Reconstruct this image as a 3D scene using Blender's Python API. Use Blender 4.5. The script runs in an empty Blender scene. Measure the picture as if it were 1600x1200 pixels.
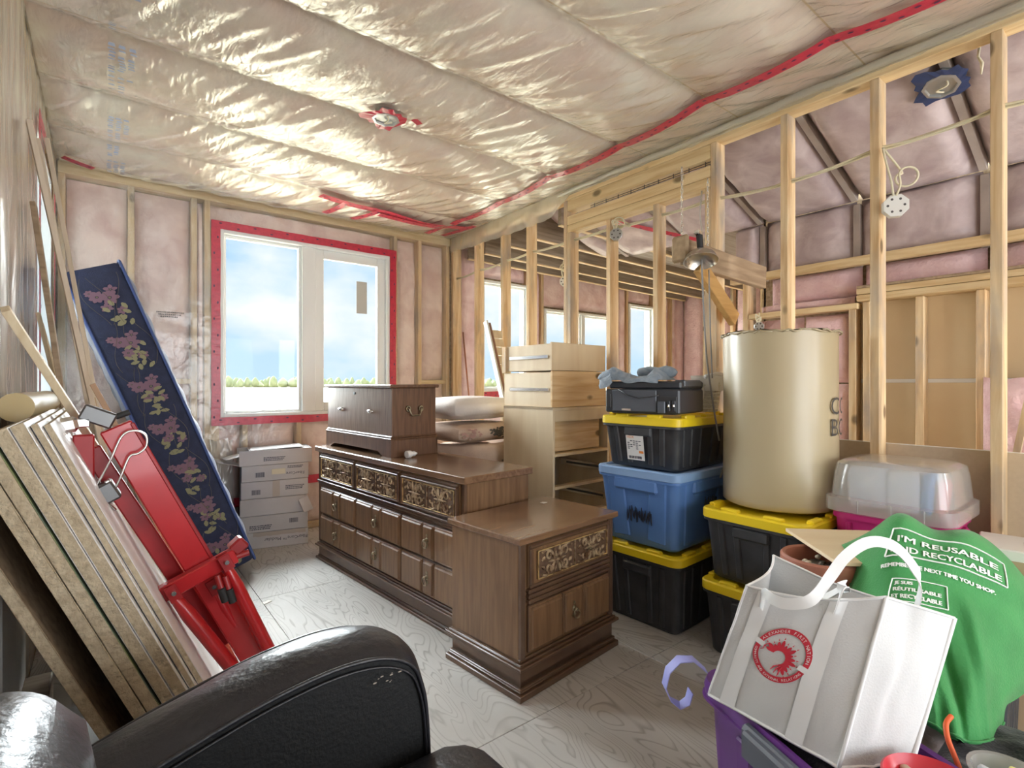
import bpy, math, random
from mathutils import Vector, Matrix, noise
R = math.radians
random.seed(7)
scene = bpy.context.scene
col = scene.collection

# ------------------------------------------------------------------ camera, world, sun, big lights, exposure
cam_data = bpy.data.cameras.new('camera')
cam_data.sensor_width = 36.0
cam_data.lens = 18.27
cam_data.clip_start = 0.02
cam_data.clip_end = 2000
camera = bpy.data.objects.new('camera', cam_data)
camera.location = (0, 0, 1.22)
camera.rotation_euler = (R(90), 0, R(-38.2))
col.objects.link(camera)
scene.camera = camera
scene.view_settings.view_transform = 'Standard'
scene.view_settings.look = 'None'
scene.view_settings.exposure = 0.86
scene.view_settings.gamma = 1.0
scene.view_settings.use_curve_mapping = False
scene.cycles.use_denoising = True
scene.cycles.max_bounces = 10
scene.cycles.transparent_max_bounces = 12
scene.cycles.sample_clamp_indirect = 6.0
scene.cycles.caustics_reflective = False
scene.cycles.caustics_refractive = False

world = bpy.data.worlds.new('sky')
scene.world = world
world.use_nodes = True
wt = world.node_tree
wt.nodes.clear()
def wn(t): return wt.nodes.new(t)
w_out = wn('ShaderNodeOutputWorld'); w_bg = wn('ShaderNodeBackground')
w_tc = wn('ShaderNodeTexCoord'); w_map = wn('ShaderNodeMapping'); w_n = wn('ShaderNodeTexNoise')
w_r = wn('ShaderNodeValToRGB'); w_sep = wn('ShaderNodeSeparateXYZ'); w_g = wn('ShaderNodeValToRGB')
w_mix = wn('ShaderNodeMix'); w_mix.data_type = 'RGBA'
w_map.inputs['Scale'].default_value = (3.2, 3.2, 5.5)
w_map.inputs['Location'].default_value = (1.7, 0.4, 0.2)
w_n.inputs['Scale'].default_value = 1.0; w_n.inputs['Detail'].default_value = 7; w_n.inputs['Roughness'].default_value = 0.52
w_r.color_ramp.elements[0].position = 0.45; w_r.color_ramp.elements[1].position = 0.63
w_g.color_ramp.elements[0].position = 0.0; w_g.color_ramp.elements[0].color = (0.60, 0.80, 1.0, 1)
w_g.color_ramp.elements[1].position = 0.6; w_g.color_ramp.elements[1].color = (0.30, 0.58, 0.98, 1)
wt.links.new(w_tc.outputs['Generated'], w_map.inputs['Vector'])
wt.links.new(w_map.outputs[0], w_n.inputs['Vector'])
wt.links.new(w_n.outputs['Fac'], w_r.inputs['Fac'])
wt.links.new(w_tc.outputs['Generated'], w_sep.inputs[0])
wt.links.new(w_sep.outputs['Z'], w_g.inputs['Fac'])
wt.links.new(w_r.outputs['Color'], w_mix.inputs['Factor'])
wt.links.new(w_g.outputs['Color'], w_mix.inputs[6])
w_mix.inputs[7].default_value = (1.0, 1.0, 1.0, 1)
wt.links.new(w_mix.outputs[2], w_bg.inputs['Color'])
w_bg.inputs['Strength'].default_value = 0.60
wt.links.new(w_bg.outputs[0], w_out.inputs[0])

def area(name, loc, rot, sx, sy, power, color=(1, 1, 1)):
    l = bpy.data.lights.new(name, 'AREA')
    l.shape = 'RECTANGLE'; l.size = sx; l.size_y = sy; l.energy = power; l.color = color
    o = bpy.data.objects.new(name, l)
    o.location = loc; o.rotation_euler = rot
    col.objects.link(o)
    return o
# added fill lamps behind the camera, outside made-up openings in the near wall
area('fill_near', (1.25, -2.78, 1.20), (R(105), 0, 0), 2.5, 2.0, 52, (0.93, 0.965, 1.0))
area('fill_near_beyond', (3.3, -2.78, 1.20), (R(100), 0, 0), 0.8, 2.0, 58, (0.97, 0.98, 1.0))
glow = bpy.data.lights.new('bright_sky', 'SUN'); glow.energy = 26.0; glow.angle = R(75); glow.color = (0.91, 0.955, 1.0)
glow_o = bpy.data.objects.new('bright_sky', glow)
glow_o.rotation_euler = Vector((0.12, -0.86, -0.38)).to_track_quat('-Z', 'Y').to_euler()
glow_o.location = (-4, 30, 18)
col.objects.link(glow_o)
sun = bpy.data.lights.new('sun', 'SUN'); sun.energy = 3.2; sun.angle = R(0.6); sun.color = (1.0, 0.95, 0.86)
sun_o = bpy.data.objects.new('sun', sun)
sun_o.rotation_euler = Vector((0.10, 0.30, -0.95)).to_track_quat('-Z', 'Y').to_euler()
sun_o.location = (-20, -6, 20)
col.objects.link(sun_o)

# ------------------------------------------------------------------ lettering outlines, made first while the scene is empty
GLYPH = {}
def make_glyphs(strings):
    obs = []
    for s in strings:
        c = bpy.data.curves.new('lettering', 'FONT'); c.body = s; c.size = 1.0; c.resolution_u = 3; c.offset = 0.0; c.align_x = 'LEFT'
        o = bpy.data.objects.new('lettering', c); col.objects.link(o); obs.append((s, o))
    bpy.context.view_layer.update()
    dg = bpy.context.evaluated_depsgraph_get()
    for s, o in obs:
        me = bpy.data.meshes.new_from_object(o.evaluated_get(dg))
        vs = [(v.co.x, v.co.y) for v in me.vertices]
        fs = [tuple(p.vertices) for p in me.polygons]
        GLYPH[s] = (vs, fs, max([v[0] for v in vs] or [0.3]))
        bpy.data.meshes.remove(me)
    for s, o in obs:
        c = o.data; bpy.data.objects.remove(o); bpy.data.curves.remove(c)
RING_TOP, RING_BOTTOM = 'ALEXANDER FIRST NATION', 'COMMUNITY AND EXTERNAL RELATIONS'
TEXTS = ["I'M REUSABLE", 'AND RECYCLABLE', 'REMEMBER ME NEXT TIME YOU SHOP.', 'JE SUIS', 'RÉUTILISABLE', 'ET RECYCLABLE',
         'FiberCore', 'FiberCore™ Modular', 'C', 'B', 'CO', 'BO', 'HDX']
make_glyphs(sorted(set(TEXTS) | set(RING_TOP + RING_BOTTOM) - {' '}))

# ------------------------------------------------------------------ mesh building
class G:
    def __init__(s): s.v = []; s.f = []; s.m = []
    def add(s, vs, fs, m=0):
        b = len(s.v); s.v += [tuple(v) for v in vs]
        s.f += [tuple(i + b for i in f) for f in fs]; s.m += [m] * len(fs); return s
    def cbox(s, c, size, rot=None, ch=0.002, m=0):
        hx, hy, hz = size[0] / 2, size[1] / 2, size[2] / 2
        ch = min(ch, hx * .9, hy * .9, hz * .9); h = (hx, hy, hz); c = Vector(c)
        idx = {}; vs = []
        for sx in (-1, 1):
            for sy in (-1, 1):
                for sz in (-1, 1):
                    sg = (sx, sy, sz)
                    for ax in range(3):
                        p = [sg[k] * (h[k] - (0 if k == ax else ch)) for k in range(3)]
                        idx[(sg, ax)] = len(vs); p = Vector(p)
                        vs.append(c + (rot @ p if rot else p))
        fs = []
        for ax in range(3):
            a, b = [k for k in range(3) if k != ax]
            for sg in (-1, 1):
                q = []
                for (sa, sb) in ((-1, -1), (1, -1), (1, 1), (-1, 1)):
                    t = [0, 0, 0]; t[ax] = sg; t[a] = sa; t[b] = sb; q.append(idx[(tuple(t), ax)])
                flip = (sg < 0) != (ax == 1)
                fs.append(q[::-1] if flip else q)
        for ax in range(3):
            a, b = [k for k in range(3) if k != ax]
            for sa in (-1, 1):
                for sb in (-1, 1):
                    t0 = [0, 0, 0]; t0[ax] = -1; t0[a] = sa; t0[b] = sb
                    t1 = list(t0); t1[ax] = 1
                    t0, t1 = tuple(t0), tuple(t1)
                    q = [idx[(t0, a)], idx[(t1, a)], idx[(t1, b)], idx[(t0, b)]]
                    nrm = (vs[q[1]] - vs[q[0]]).cross(vs[q[2]] - vs[q[1]])
                    mid = (vs[q[0]] + vs[q[1]] + vs[q[2]] + vs[q[3]]) / 4 - c
                    fs.append(q if nrm.dot(mid) > 0 else q[::-1])
        for sx in (-1, 1):
            for sy in (-1, 1):
                for sz in (-1, 1):
                    sg = (sx, sy, sz); q = [idx[(sg, 0)], idx[(sg, 1)], idx[(sg, 2)]]
                    nrm = (vs[q[1]] - vs[q[0]]).cross(vs[q[2]] - vs[q[1]])
                    fs.append(q if nrm.dot(vs[q[0]] - c) > 0 else q[::-1])
        return s.add(vs, fs, m)
    def box(s, x0, x1, y0, y1, z0, z1, ch=0.002, m=0):
        return s.cbox(((x0 + x1) / 2, (y0 + y1) / 2, (z0 + z1) / 2), (abs(x1 - x0), abs(y1 - y0), abs(z1 - z0)), None, ch, m)
    def beam(s, p0, p1, w, h, side=(0, 1, 0), ch=0.002, m=0):
        p0, p1 = Vector(p0), Vector(p1); t = (p1 - p0); L = t.length; t = t / L
        sd = Vector(side); sd = (sd - t * sd.dot(t)).normalized(); n = t.cross(sd)
        rot = Matrix((sd, n, t)).transposed()
        return s.cbox((p0 + p1) / 2, (w, h, L), rot, ch, m)
    def tube(s, pts, r, n=8, closed=False, cap=True, m=0, flat=None):
        pts = [Vector(p) for p in pts]; N = len(pts)
        rs = r if isinstance(r, (list, tuple)) else [r] * N
        vs = []; fs = []; prev = None
        for i, p in enumerate(pts):
            a = pts[(i - 1) % N] if (closed or i > 0) else p
            b = pts[(i + 1) % N] if (closed or i < N - 1) else p
            t = (b - a)
            if t.length < 1e-9: t = Vector((0, 0, 1))
            t.normalize()
            if prev is None:
                prev = Vector((0, 0, 1)) if abs(t.z) < 0.9 else Vector((1, 0, 0))
            u = (prev - t * prev.dot(t))
            if u.length < 1e-6: u = t.orthogonal()
            u.normalize(); w = t.cross(u); prev = u
            for k in range(n):
                an = 2 * math.pi * k / n
                vs.append(p + (u * math.cos(an) * (flat or 1) + w * math.sin(an)) * rs[i])
        M_ = N if closed else N - 1
        for i in range(M_):
            j = (i + 1) % N
            for k in range(n):
                l = (k + 1) % n
                fs.append((i * n + k, i * n + l, j * n + l, j * n + k))
        if cap and not closed:
            fs.append(tuple(range(n))[::-1]); fs.append(tuple((N - 1) * n + k for k in range(n)))
        return s.add(vs, fs, m)
    def lathe(s, prof, n=24, mat=None, m=0, sx=1.0, sy=1.0):
        vs = []; fs = []; mat = mat or Matrix.Identity(4)
        for (r, z) in prof:
            for k in range(n):
                a = 2 * math.pi * k / n
                vs.append(mat @ Vector((r * math.cos(a) * sx, r * math.sin(a) * sy, z)))
        for i in range(len(prof) - 1):
            for k in range(n):
                l = (k + 1) % n
                fs.append((i * n + k, i * n + l, (i + 1) * n + l, (i + 1) * n + k))
        if prof[0][0] > 1e-6: fs.append(tuple(range(n))[::-1])
        if prof[-1][0] > 1e-6: fs.append(tuple((len(prof) - 1) * n + k for k in range(n)))
        return s.add(vs, fs, m)
    def grid(s, fn, nu, nv, m=0, flip=False):
        vs = [fn(i / nu, j / nv) for j in range(nv + 1) for i in range(nu + 1)]
        fs = []
        for j in range(nv):
            for i in range(nu):
                a = j * (nu + 1) + i
                q = (a, a + 1, a + nu + 2, a + nu + 1)
                fs.append(q[::-1] if flip else q)
        return s.add(vs, fs, m)
    def prism(s, poly, o, ex, ey, depth, m=0):
        o, ex, ey = Vector(o), Vector(ex), Vector(ey); ez = ex.cross(ey).normalized() * depth
        n = len(poly)
        vs = [o + ex * p[0] + ey * p[1] for p in poly] + [o + ex * p[0] + ey * p[1] + ez for p in poly]
        fs = [tuple(range(n))[::-1], tuple(range(n, 2 * n))]
        for k in range(n):
            l = (k + 1) % n; fs.append((k, l, n + l, n + k))
        return s.add(vs, fs, m)
    def torus(s, c, ax, R_, r, n=16, k=6, m=0, sq=1.0):
        ax = Vector(ax).normalized(); u = ax.orthogonal().normalized(); w = ax.cross(u); c = Vector(c)
        return s.tube([c + u * math.cos(2 * math.pi * i / n) * R_ + w * math.sin(2 * math.pi * i / n) * R_ * sq for i in range(n)], r, k, True, m=m)
    def text(s, t, size, place, m=0, width=None):
        vs, fs, w = GLYPH[t]; kx = size if width is None else width / w
        return s.add([place(x * kx, y * size) for x, y in vs], fs, m)
    def rbox(s, c, size, r, rot=None, n=4, m=0, puff=0.0):
        # a box with fully rounded edges, optionally puffed faces (cushions)
        c = Vector(c); hx, hy, hz = size[0] / 2, size[1] / 2, size[2] / 2
        inner = Vector((max(hx - r, 0), max(hy - r, 0), max(hz - r, 0)))
        N = 2 * n + 2
        def axis_pts(h, i_):
            out = []
            for k in range(n + 1): out.append((-i_, -math.cos(math.pi / 2 * k / n)))
            mid = [(-i_ + 2 * i_ * q / 4, 0) for q in (1, 2, 3)]
            return out
        vs = []; fs = []
        def face(ax, sg):
            a, b = [(1, 2), (2, 0), (0, 1)][ax]
            K = 12
            base = len(vs)
            for j in range(K + 1):
                for i in range(K + 1):
                    p = [0, 0, 0]; p[ax] = sg
                    p[a] = math.tan((i / K * 2 - 1) * math.pi / 4); p[b] = math.tan((j / K * 2 - 1) * math.pi / 4)
                    hh = (hx, hy, hz)
                    q = Vector([p[k] * hh[k] for k in range(3)])
                    # grow the grid so that the rounded rim gets samples
                    for kk in (a, b):
                        f = p[kk]; lim = inner[kk] / hh[kk]
                        q[kk] = hh[kk] * f
                    core = Vector([max(-inner[k], min(inner[k], q[k])) for k in range(3)])
                    d = q - core
                    if d.length > 1e-9: d = d.normalized() * r
                    out = core + d
                    if puff:
                        out[ax] += sg * puff * max(0, 1 - p[a] ** 2) * max(0, 1 - p[b] ** 2)
                    vs.append(c + (rot @ out if rot else out))
            for j in range(K):
                for i in range(K):
                    k0 = base + j * (K + 1) + i
                    qd = (k0, k0 + 1, k0 + K + 2, k0 + K + 1)
                    fs.append(qd if sg > 0 else qd[::-1])
        for ax in range(3):
            for sg in (-1, 1): face(ax, sg)
        return s.add(vs, fs, m)

XF = {}
def finish(o, label=None, cat=None, group=None, kind=None):
    if label: o['label'] = label
    if cat: o['category'] = cat
    if group: o['group'] = group
    if kind: o['kind'] = kind
    return o
def thing(name, label, cat, loc=(0, 0, 0), rz=0.0, group=None, kind=None):
    o = bpy.data.objects.new(name, None)
    o.empty_display_size = 0.05
    o.location = loc; o.rotation_euler = (0, 0, rz); col.objects.link(o)
    XF[o.name] = Matrix.Translation(Vector(loc)) @ Matrix.Rotation(rz, 4, 'Z')
    return finish(o, label, cat, group, kind)
def obj(name, g, mats, parent=None, world=False, smooth=None, weld=False, **kw):
    me = bpy.data.meshes.new(name)
    vs = g.v
    X = XF.get(parent.name) if parent is not None else None
    if world and X is not None:
        inv = X.inverted(); vs = [inv @ Vector(v) for v in vs]
    me.from_pydata(vs, [], g.f)
    if not isinstance(mats, (list, tuple)): mats = [mats]
    for m in mats: me.materials.append(m)
    if len(mats) > 1: me.polygons.foreach_set('material_index', g.m)
    if smooth is not None:
        me.polygons.foreach_set('use_smooth', [True] * len(me.polygons))
        if smooth < 180: me.set_sharp_from_angle(angle=R(smooth))
    me.update()
    o = bpy.data.objects.new(name, me); col.objects.link(o)
    XF[o.name] = X if X is not None else Matrix.Identity(4)
    if parent is not None: o.parent = parent
    return finish(o, **kw)
def single(name, g, mats, label, cat, loc=(0, 0, 0), rz=0.0, group=None, smooth=None, kind=None):
    # a thing that is one mesh, geometry given in its own frame
    o = obj(name, g, mats, None, smooth=smooth, label=label, cat=cat, group=group, kind=kind)
    o.location = loc; o.rotation_euler = (0, 0, rz)
    XF[o.name] = Matrix.Translation(Vector(loc)) @ Matrix.Rotation(rz, 4, 'Z')
    return o
def copy_tree(o, parent=None):
    c = o.copy(); col.objects.link(c); XF[c.name] = XF[o.name]
    if parent is not None: c.parent = parent
    for ch in list(o.children): copy_tree(ch, c)
    return c
def nz(x, y, z=0.0): return noise.noise(Vector((x, y, z)))

# ------------------------------------------------------------------ materials
def mat(name, color, rough=0.6, metal=0.0, coat=0.0, coat_rough=0.1, spec=0.5, c2=None, scale=8.0, stretch=(1, 1, 1), detail=4.0,
        bump=0.0, bscale=None, lo=0.35, hi=0.65, vary=0.0, distort=0.0, trans=0.0, sheen=0.0, alpha=1.0):
    m = bpy.data.materials.new(name); m.use_nodes = True
    nt = m.node_tree; b = nt.nodes['Principled BSDF']
    b.inputs['Base Color'].default_value = (*color, 1)
    b.inputs['Roughness'].default_value = rough; b.inputs['Metallic'].default_value = metal
    b.inputs['Coat Weight'].default_value = coat; b.inputs['Coat Roughness'].default_value = coat_rough
    b.inputs['Specular IOR Level'].default_value = spec
    b.inputs['Transmission Weight'].default_value = trans
    b.inputs['Sheen Weight'].default_value = sheen
    b.inputs['Alpha'].default_value = alpha
    tc = nt.nodes.new('ShaderNodeTexCoord'); mp = nt.nodes.new('ShaderNodeMapping')
    mp.inputs['Scale'].default_value = stretch
    nt.links.new(tc.outputs['Object'], mp.inputs['Vector'])
    vec = mp.outputs[0]
    if vary:
        oi = nt.nodes.new('ShaderNodeObjectInfo'); va = nt.nodes.new('ShaderNodeVectorMath'); va.operation = 'ADD'
        sc = nt.nodes.new('ShaderNodeVectorMath'); sc.operation = 'SCALE'; sc.inputs['Scale'].default_value = 17.0
        cb = nt.nodes.new('ShaderNodeCombineXYZ')
        for k in range(3): nt.links.new(oi.outputs['Random'], cb.inputs[k])
        nt.links.new(cb.outputs[0], sc.inputs[0]); nt.links.new(vec, va.inputs[0]); nt.links.new(sc.outputs[0], va.inputs[1])
        vec = va.outputs[0]
    last = None
    if c2 is not None:
        n = nt.nodes.new('ShaderNodeTexNoise'); n.inputs['Scale'].default_value = scale
        n.inputs['Detail'].default_value = detail; n.inputs['Distortion'].default_value = distort
        nt.links.new(vec, n.inputs['Vector'])
        r = nt.nodes.new('ShaderNodeValToRGB')
        r.color_ramp.elements[0].position = lo; r.color_ramp.elements[1].position = hi
        r.color_ramp.elements[0].color = (*color, 1); r.color_ramp.elements[1].color = (*c2, 1)
        nt.links.new(n.outputs['Fac'], r.inputs['Fac']); last = r.outputs['Color']
    if vary:
        hs = nt.nodes.new('ShaderNodeHueSaturation')
        mr = nt.nodes.new('ShaderNodeMapRange'); mr.inputs['To Min'].default_value = 1 - vary; mr.inputs['To Max'].default_value = 1 + vary
        nt.links.new(oi.outputs['Random'], mr.inputs['Value']); nt.links.new(mr.outputs[0], hs.inputs['Value'])
        if last is not None: nt.links.new(last, hs.inputs['Color'])
        else: hs.inputs['Color'].default_value = (*color, 1)
        last = hs.outputs['Color']
    if last is not None: nt.links.new(last, b.inputs['Base Color'])
    if bump:
        n2 = nt.nodes.new('ShaderNodeTexNoise'); n2.inputs['Scale'].default_value = bscale or scale * 2; n2.inputs['Detail'].default_value = 5
        nt.links.new(vec, n2.inputs['Vector'])
        bp = nt.nodes.new('ShaderNodeBump'); bp.inputs['Strength'].default_value = bump; bp.inputs['Distance'].default_value = 0.01
        nt.links.new(n2.outputs['Fac'], bp.inputs['Height']); nt.links.new(bp.outputs[0], b.inputs['Normal'])
        if coat: nt.links.new(bp.outputs[0], b.inputs['Coat Normal'])
    return m

def wood(name, light, dark, along='Z', rough=0.6, scale=9.0, vary=0.08, coat=0.0, knots=None, spec=0.4, ring=7.0):
    # long grain along one axis, fine streaks over broad bands, a few round knots
    st = {'X': (0.08, 1, 1), 'Y': (1, 0.08, 1), 'Z': (1, 1, 0.08)}[along]
    m = mat(name, light, rough, 0, coat, 0.15, spec, c2=dark, scale=scale * ring / 2, stretch=st, detail=6, lo=0.38, hi=0.68, vary=vary, distort=0.6)
    if knots:
        nt = m.node_tree; b = nt.nodes['Principled BSDF']
        src = b.inputs['Base Color'].links[0].from_socket
        tc = nt.nodes.new('ShaderNodeTexCoord'); mp = nt.nodes.new('ShaderNodeMapping')
        mp.inputs['Scale'].default_value = {'X': (0.55, 1, 1), 'Y': (1, 0.55, 1), 'Z': (1, 1, 0.55)}[along]
        nt.links.new(tc.outputs['Object'], mp.inputs['Vector'])
        vo = nt.nodes.new('ShaderNodeTexVoronoi'); vo.inputs['Scale'].default_value = knots[0]
        nt.links.new(mp.outputs[0], vo.inputs['Vector'])
        r = nt.nodes.new('ShaderNodeValToRGB')
        r.color_ramp.elements[0].position = knots[1]; r.color_ramp.elements[1].position = knots[1] * 1.7
        r.color_ramp.elements[0].color = (1, 1, 1, 1); r.color_ramp.elements[1].color = (0, 0, 0, 1)
        nt.links.new(vo.outputs['Distance'], r.inputs['Fac'])
        mx = nt.nodes.new('ShaderNodeMix'); mx.data_type = 'RGBA'
        nt.links.new(r.outputs['Color'], mx.inputs['Factor']); nt.links.new(src, mx.inputs[6])
        mx.inputs[7].default_value = (*[c * 0.35 for c in dark], 1)
        nt.links.new(mx.outputs[2], b.inputs['Base Color'])
    return m

def film_material(name, milk=0.10, gloss=1.0, tint=(0.99, 0.985, 0.95), bump=0.35, stretch=(6, 2, 2)):
    m = bpy.data.materials.new(name); m.use_nodes = True; nt = m.node_tree; nt.nodes.clear()
    N = nt.nodes.new
    out = N('ShaderNodeOutputMaterial'); tr = N('ShaderNodeBsdfTransparent'); tr.inputs[0].default_value = (*tint, 1)
    gl = N('ShaderNodeBsdfGlossy'); gl.inputs['Roughness'].default_value = 0.16; gl.inputs['Color'].default_value = (1, 1, 0.96, 1)
    df = N('ShaderNodeBsdfTranslucent'); df.inputs[0].default_value = (0.92, 0.92, 0.86, 1)
    d2 = N('ShaderNodeBsdfDiffuse'); d2.inputs[0].default_value = (0.92, 0.92, 0.86, 1)
    m0 = N('ShaderNodeMixShader'); m0.inputs[0].default_value = 0.5
    m1 = N('ShaderNodeMixShader'); m1.inputs[0].default_value = milk
    m2 = N('ShaderNodeMixShader'); fr = N('ShaderNodeLayerWeight'); fr.inputs['Blend'].default_value = 0.5
    po = N('ShaderNodeMath'); po.operation = 'POWER'; po.inputs[1].default_value = 4.0
    mu = N('ShaderNodeMath'); mu.operation = 'MULTIPLY_ADD'; mu.inputs[1].default_value = gloss * 0.85; mu.inputs[2].default_value = 0.06 * gloss; mu.use_clamp = True
    tc = N('ShaderNodeTexCoord'); mp = N('ShaderNodeMapping'); mp.inputs['Scale'].default_value = stretch
    mp.inputs['Rotation'].default_value = (0, 0, R(18))
    no = N('ShaderNodeTexNoise'); no.inputs['Scale'].default_value = 3.0; no.inputs['Detail'].default_value = 6; no.inputs['Distortion'].default_value = 0.8
    bp = N('ShaderNodeBump'); bp.inputs['Strength'].default_value = bump; bp.inputs['Distance'].default_value = 0.02
    L = nt.links.new
    L(tc.outputs['Object'], mp.inputs[0]); L(mp.outputs[0], no.inputs['Vector']); L(no.outputs['Fac'], bp.inputs['Height'])
    L(bp.outputs[0], gl.inputs['Normal']); L(bp.outputs[0], fr.inputs['Normal'])
    L(fr.outputs['Facing'], po.inputs[0]); L(po.outputs[0], mu.inputs[0]); L(mu.outputs[0], m2.inputs[0])
    L(df.outputs[0], m0.inputs[1]); L(d2.outputs[0], m0.inputs[2])
    L(tr.outputs[0], m1.inputs[1]); L(m0.outputs[0], m1.inputs[2])
    L(m1.outputs[0], m2.inputs[1]); L(gl.outputs[0], m2.inputs[2]); L(m2.outputs[0], out.inputs[0])
    return m

def plywood_floor():
    m = mat('floor_plywood', (0.61, 0.595, 0.57), 0.6, c2=(0.50, 0.485, 0.46), scale=3.0, stretch=(1, 0.5, 1), detail=6, bump=0.05, bscale=60, spec=0.35)
    nt = m.node_tree; b = nt.nodes['Principled BSDF']; src = b.inputs['Base Color'].links[0].from_socket
    N = nt.nodes.new; L = nt.links.new
    tc = N('ShaderNodeTexCoord'); mp = N('ShaderNodeMapping'); mp.inputs['Scale'].default_value = (3.4, 0.75, 1); mp.inputs['Rotation'].default_value = (0, 0, R(-62))
    oi = N('ShaderNodeObjectInfo'); cb = N('ShaderNodeCombineXYZ'); va = N('ShaderNodeVectorMath'); va.operation = 'MULTIPLY_ADD'
    va.inputs[1].default_value = (23, 31, 11)
    for k in range(3): L(oi.outputs['Random'], cb.inputs[k])
    L(tc.outputs['Object'], mp.inputs[0]); L(cb.outputs[0], va.inputs[0]); L(mp.outputs[0], va.inputs[2])
    no = N('ShaderNodeTexNoise'); no.inputs['Scale'].default_value = 1.25; no.inputs['Detail'].default_value = 2.2; no.inputs['Distortion'].default_value = 0.7
    L(va.outputs[0], no.inputs['Vector'])
    mu = N('ShaderNodeMath'); mu.operation = 'MULTIPLY'; mu.inputs[1].default_value = 26
    fr = N('ShaderNodeMath'); fr.operation = 'FRACT'
    r = N('ShaderNodeValToRGB'); e = r.color_ramp.elements
    e[0].position = 0.0; e[0].color = (0.75, 0.75, 0.75, 1); e[1].position = 0.22; e[1].color = (0, 0, 0, 1)
    e2 = e.new(0.9); e2.color = (0, 0, 0, 1); e3 = e.new(1.0); e3.color = (0.75, 0.75, 0.75, 1)
    L(no.outputs['Fac'], mu.inputs[0]); L(mu.outputs[0], fr.inputs[0]); L(fr.outputs[0], r.inputs['Fac'])
    n3 = N('ShaderNodeTexNoise'); n3.inputs['Scale'].default_value = 2.3; L(tc.outputs['Object'], n3.inputs['Vector'])
    mm = N('ShaderNodeMath'); mm.operation = 'MULTIPLY'; L(r.outputs['Color'], mm.inputs[0]); L(n3.outputs['Fac'], mm.inputs[1])
    mx = N('ShaderNodeMix'); mx.data_type = 'RGBA'; L(mm.outputs[0], mx.inputs['Factor']); L(src, mx.inputs[6])
    mx.inputs[7].default_value = (0.10, 0.08, 0.06, 1); L(mx.outputs[2], b.inputs['Base Color'])
    return m

pine = wood('pine_stud', (0.82, 0.63, 0.38), (0.64, 0.42, 0.21), 'Z', knots=(5, 0.07), vary=0.12)
_n = pine.node_tree; _b = _n.nodes['Principled BSDF']; _s = _b.inputs['Base Color'].links[0].from_socket
_tc = _n.nodes.new('ShaderNodeTexCoord'); _mp = _n.nodes.new('ShaderNodeMapping'); _mp.inputs['Scale'].default_value = (3, 3, 1.1)
_no = _n.nodes.new('ShaderNodeTexNoise'); _no.inputs['Scale'].default_value = 2.2; _no.inputs['Detail'].default_value = 5
_rr = _n.nodes.new('ShaderNodeValToRGB'); _rr.color_ramp.elements[0].position = .50; _rr.color_ramp.elements[1].position = .74
_mx = _n.nodes.new('ShaderNodeMix'); _mx.data_type = 'RGBA'; _mx.inputs[7].default_value = (.40, .34, .28, 1)
_n.links.new(_tc.outputs['Object'], _mp.inputs[0]); _n.links.new(_mp.outputs[0], _no.inputs['Vector']); _n.links.new(_no.outputs['Fac'], _rr.inputs['Fac'])
_n.links.new(_rr.outputs['Color'], _mx.inputs['Factor']); _n.links.new(_s, _mx.inputs[6]); _n.links.new(_mx.outputs[2], _b.inputs['Base Color'])
pine_y = wood('pine_along_y', (0.84, 0.66, 0.38), (0.68, 0.47, 0.23), 'Y', knots=(4, 0.07), vary=0.06)
pine_x = wood('pine_along_x', (0.80, 0.63, 0.38), (0.63, 0.44, 0.23), 'X', knots=(4, 0.07), vary=0.08)
joist_old = wood('weathered_joist', (0.36, 0.30, 0.24), (0.23, 0.18, 0.135), 'X', knots=(3, 0.06), vary=0.10)
beam_old = wood('weathered_beam', (0.46, 0.34, 0.22), (0.30, 0.21, 0.13), 'X', vary=0.05)
osb = mat('strand_board', (0.62, 0.48, 0.30), 0.8, c2=(0.45, 0.32, 0.18), scale=40, lo=0.4, hi=0.6)
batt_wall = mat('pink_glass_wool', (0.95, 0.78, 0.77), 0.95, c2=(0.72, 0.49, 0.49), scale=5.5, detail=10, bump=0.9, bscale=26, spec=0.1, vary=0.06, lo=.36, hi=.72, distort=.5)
batt_ceil = mat('pink_glass_wool_ceiling', (0.96, 0.89, 0.79), 0.95, c2=(0.84, 0.66, 0.58), scale=3.4, detail=10, distort=.6, bump=0.5, bscale=20, spec=0.1, vary=0.05)
batt_raw = mat('pink_glass_wool_bare', (0.93, 0.68, 0.68), 0.95, c2=(0.82, 0.55, 0.56), scale=9, detail=10, bump=0.9, bscale=45, spec=0.05, vary=0.05)
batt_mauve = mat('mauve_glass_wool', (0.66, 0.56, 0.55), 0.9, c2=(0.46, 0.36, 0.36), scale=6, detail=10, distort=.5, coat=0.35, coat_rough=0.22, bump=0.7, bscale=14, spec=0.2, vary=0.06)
rafter_grey = mat('rafter_behind_film', (0.50, 0.43, 0.38), 0.8, c2=(0.40, 0.34, 0.30), scale=6)
film = film_material('clear_vapour_film', 0.20, 1.7, bump=0.5, stretch=(9, 2.4, 4))
film_left_m = film_material('clear_vapour_film_side', 0.74, 0.9, bump=0.3, stretch=(3, 2.5, .8))
film_wall = film_material('clear_vapour_film_wall', 0.19, 1.2, bump=0.4, stretch=(4, 4, 2.0))
film_flap = film_material('loose_vapour_film', 0.36, 1.3, tint=(0.98, 0.985, 0.965), bump=0.4, stretch=(5, 5, 2))
tape_red = mat('red_sheathing_tape', (0.62, 0.035, 0.075), 0.28, c2=(0.50, 0.025, 0.06), scale=30, spec=0.6, bump=0.2, bscale=35)
tape_ink = mat('tape_ink', (0.10, 0.03, 0.08), 0.5)
tape_blue = mat('blue_sheathing_tape', (0.035, 0.06, 0.16), 0.3, spec=0.6, bump=0.3, bscale=30)
pvc = mat('white_vinyl', (0.86, 0.88, 0.86), 0.35)
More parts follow.
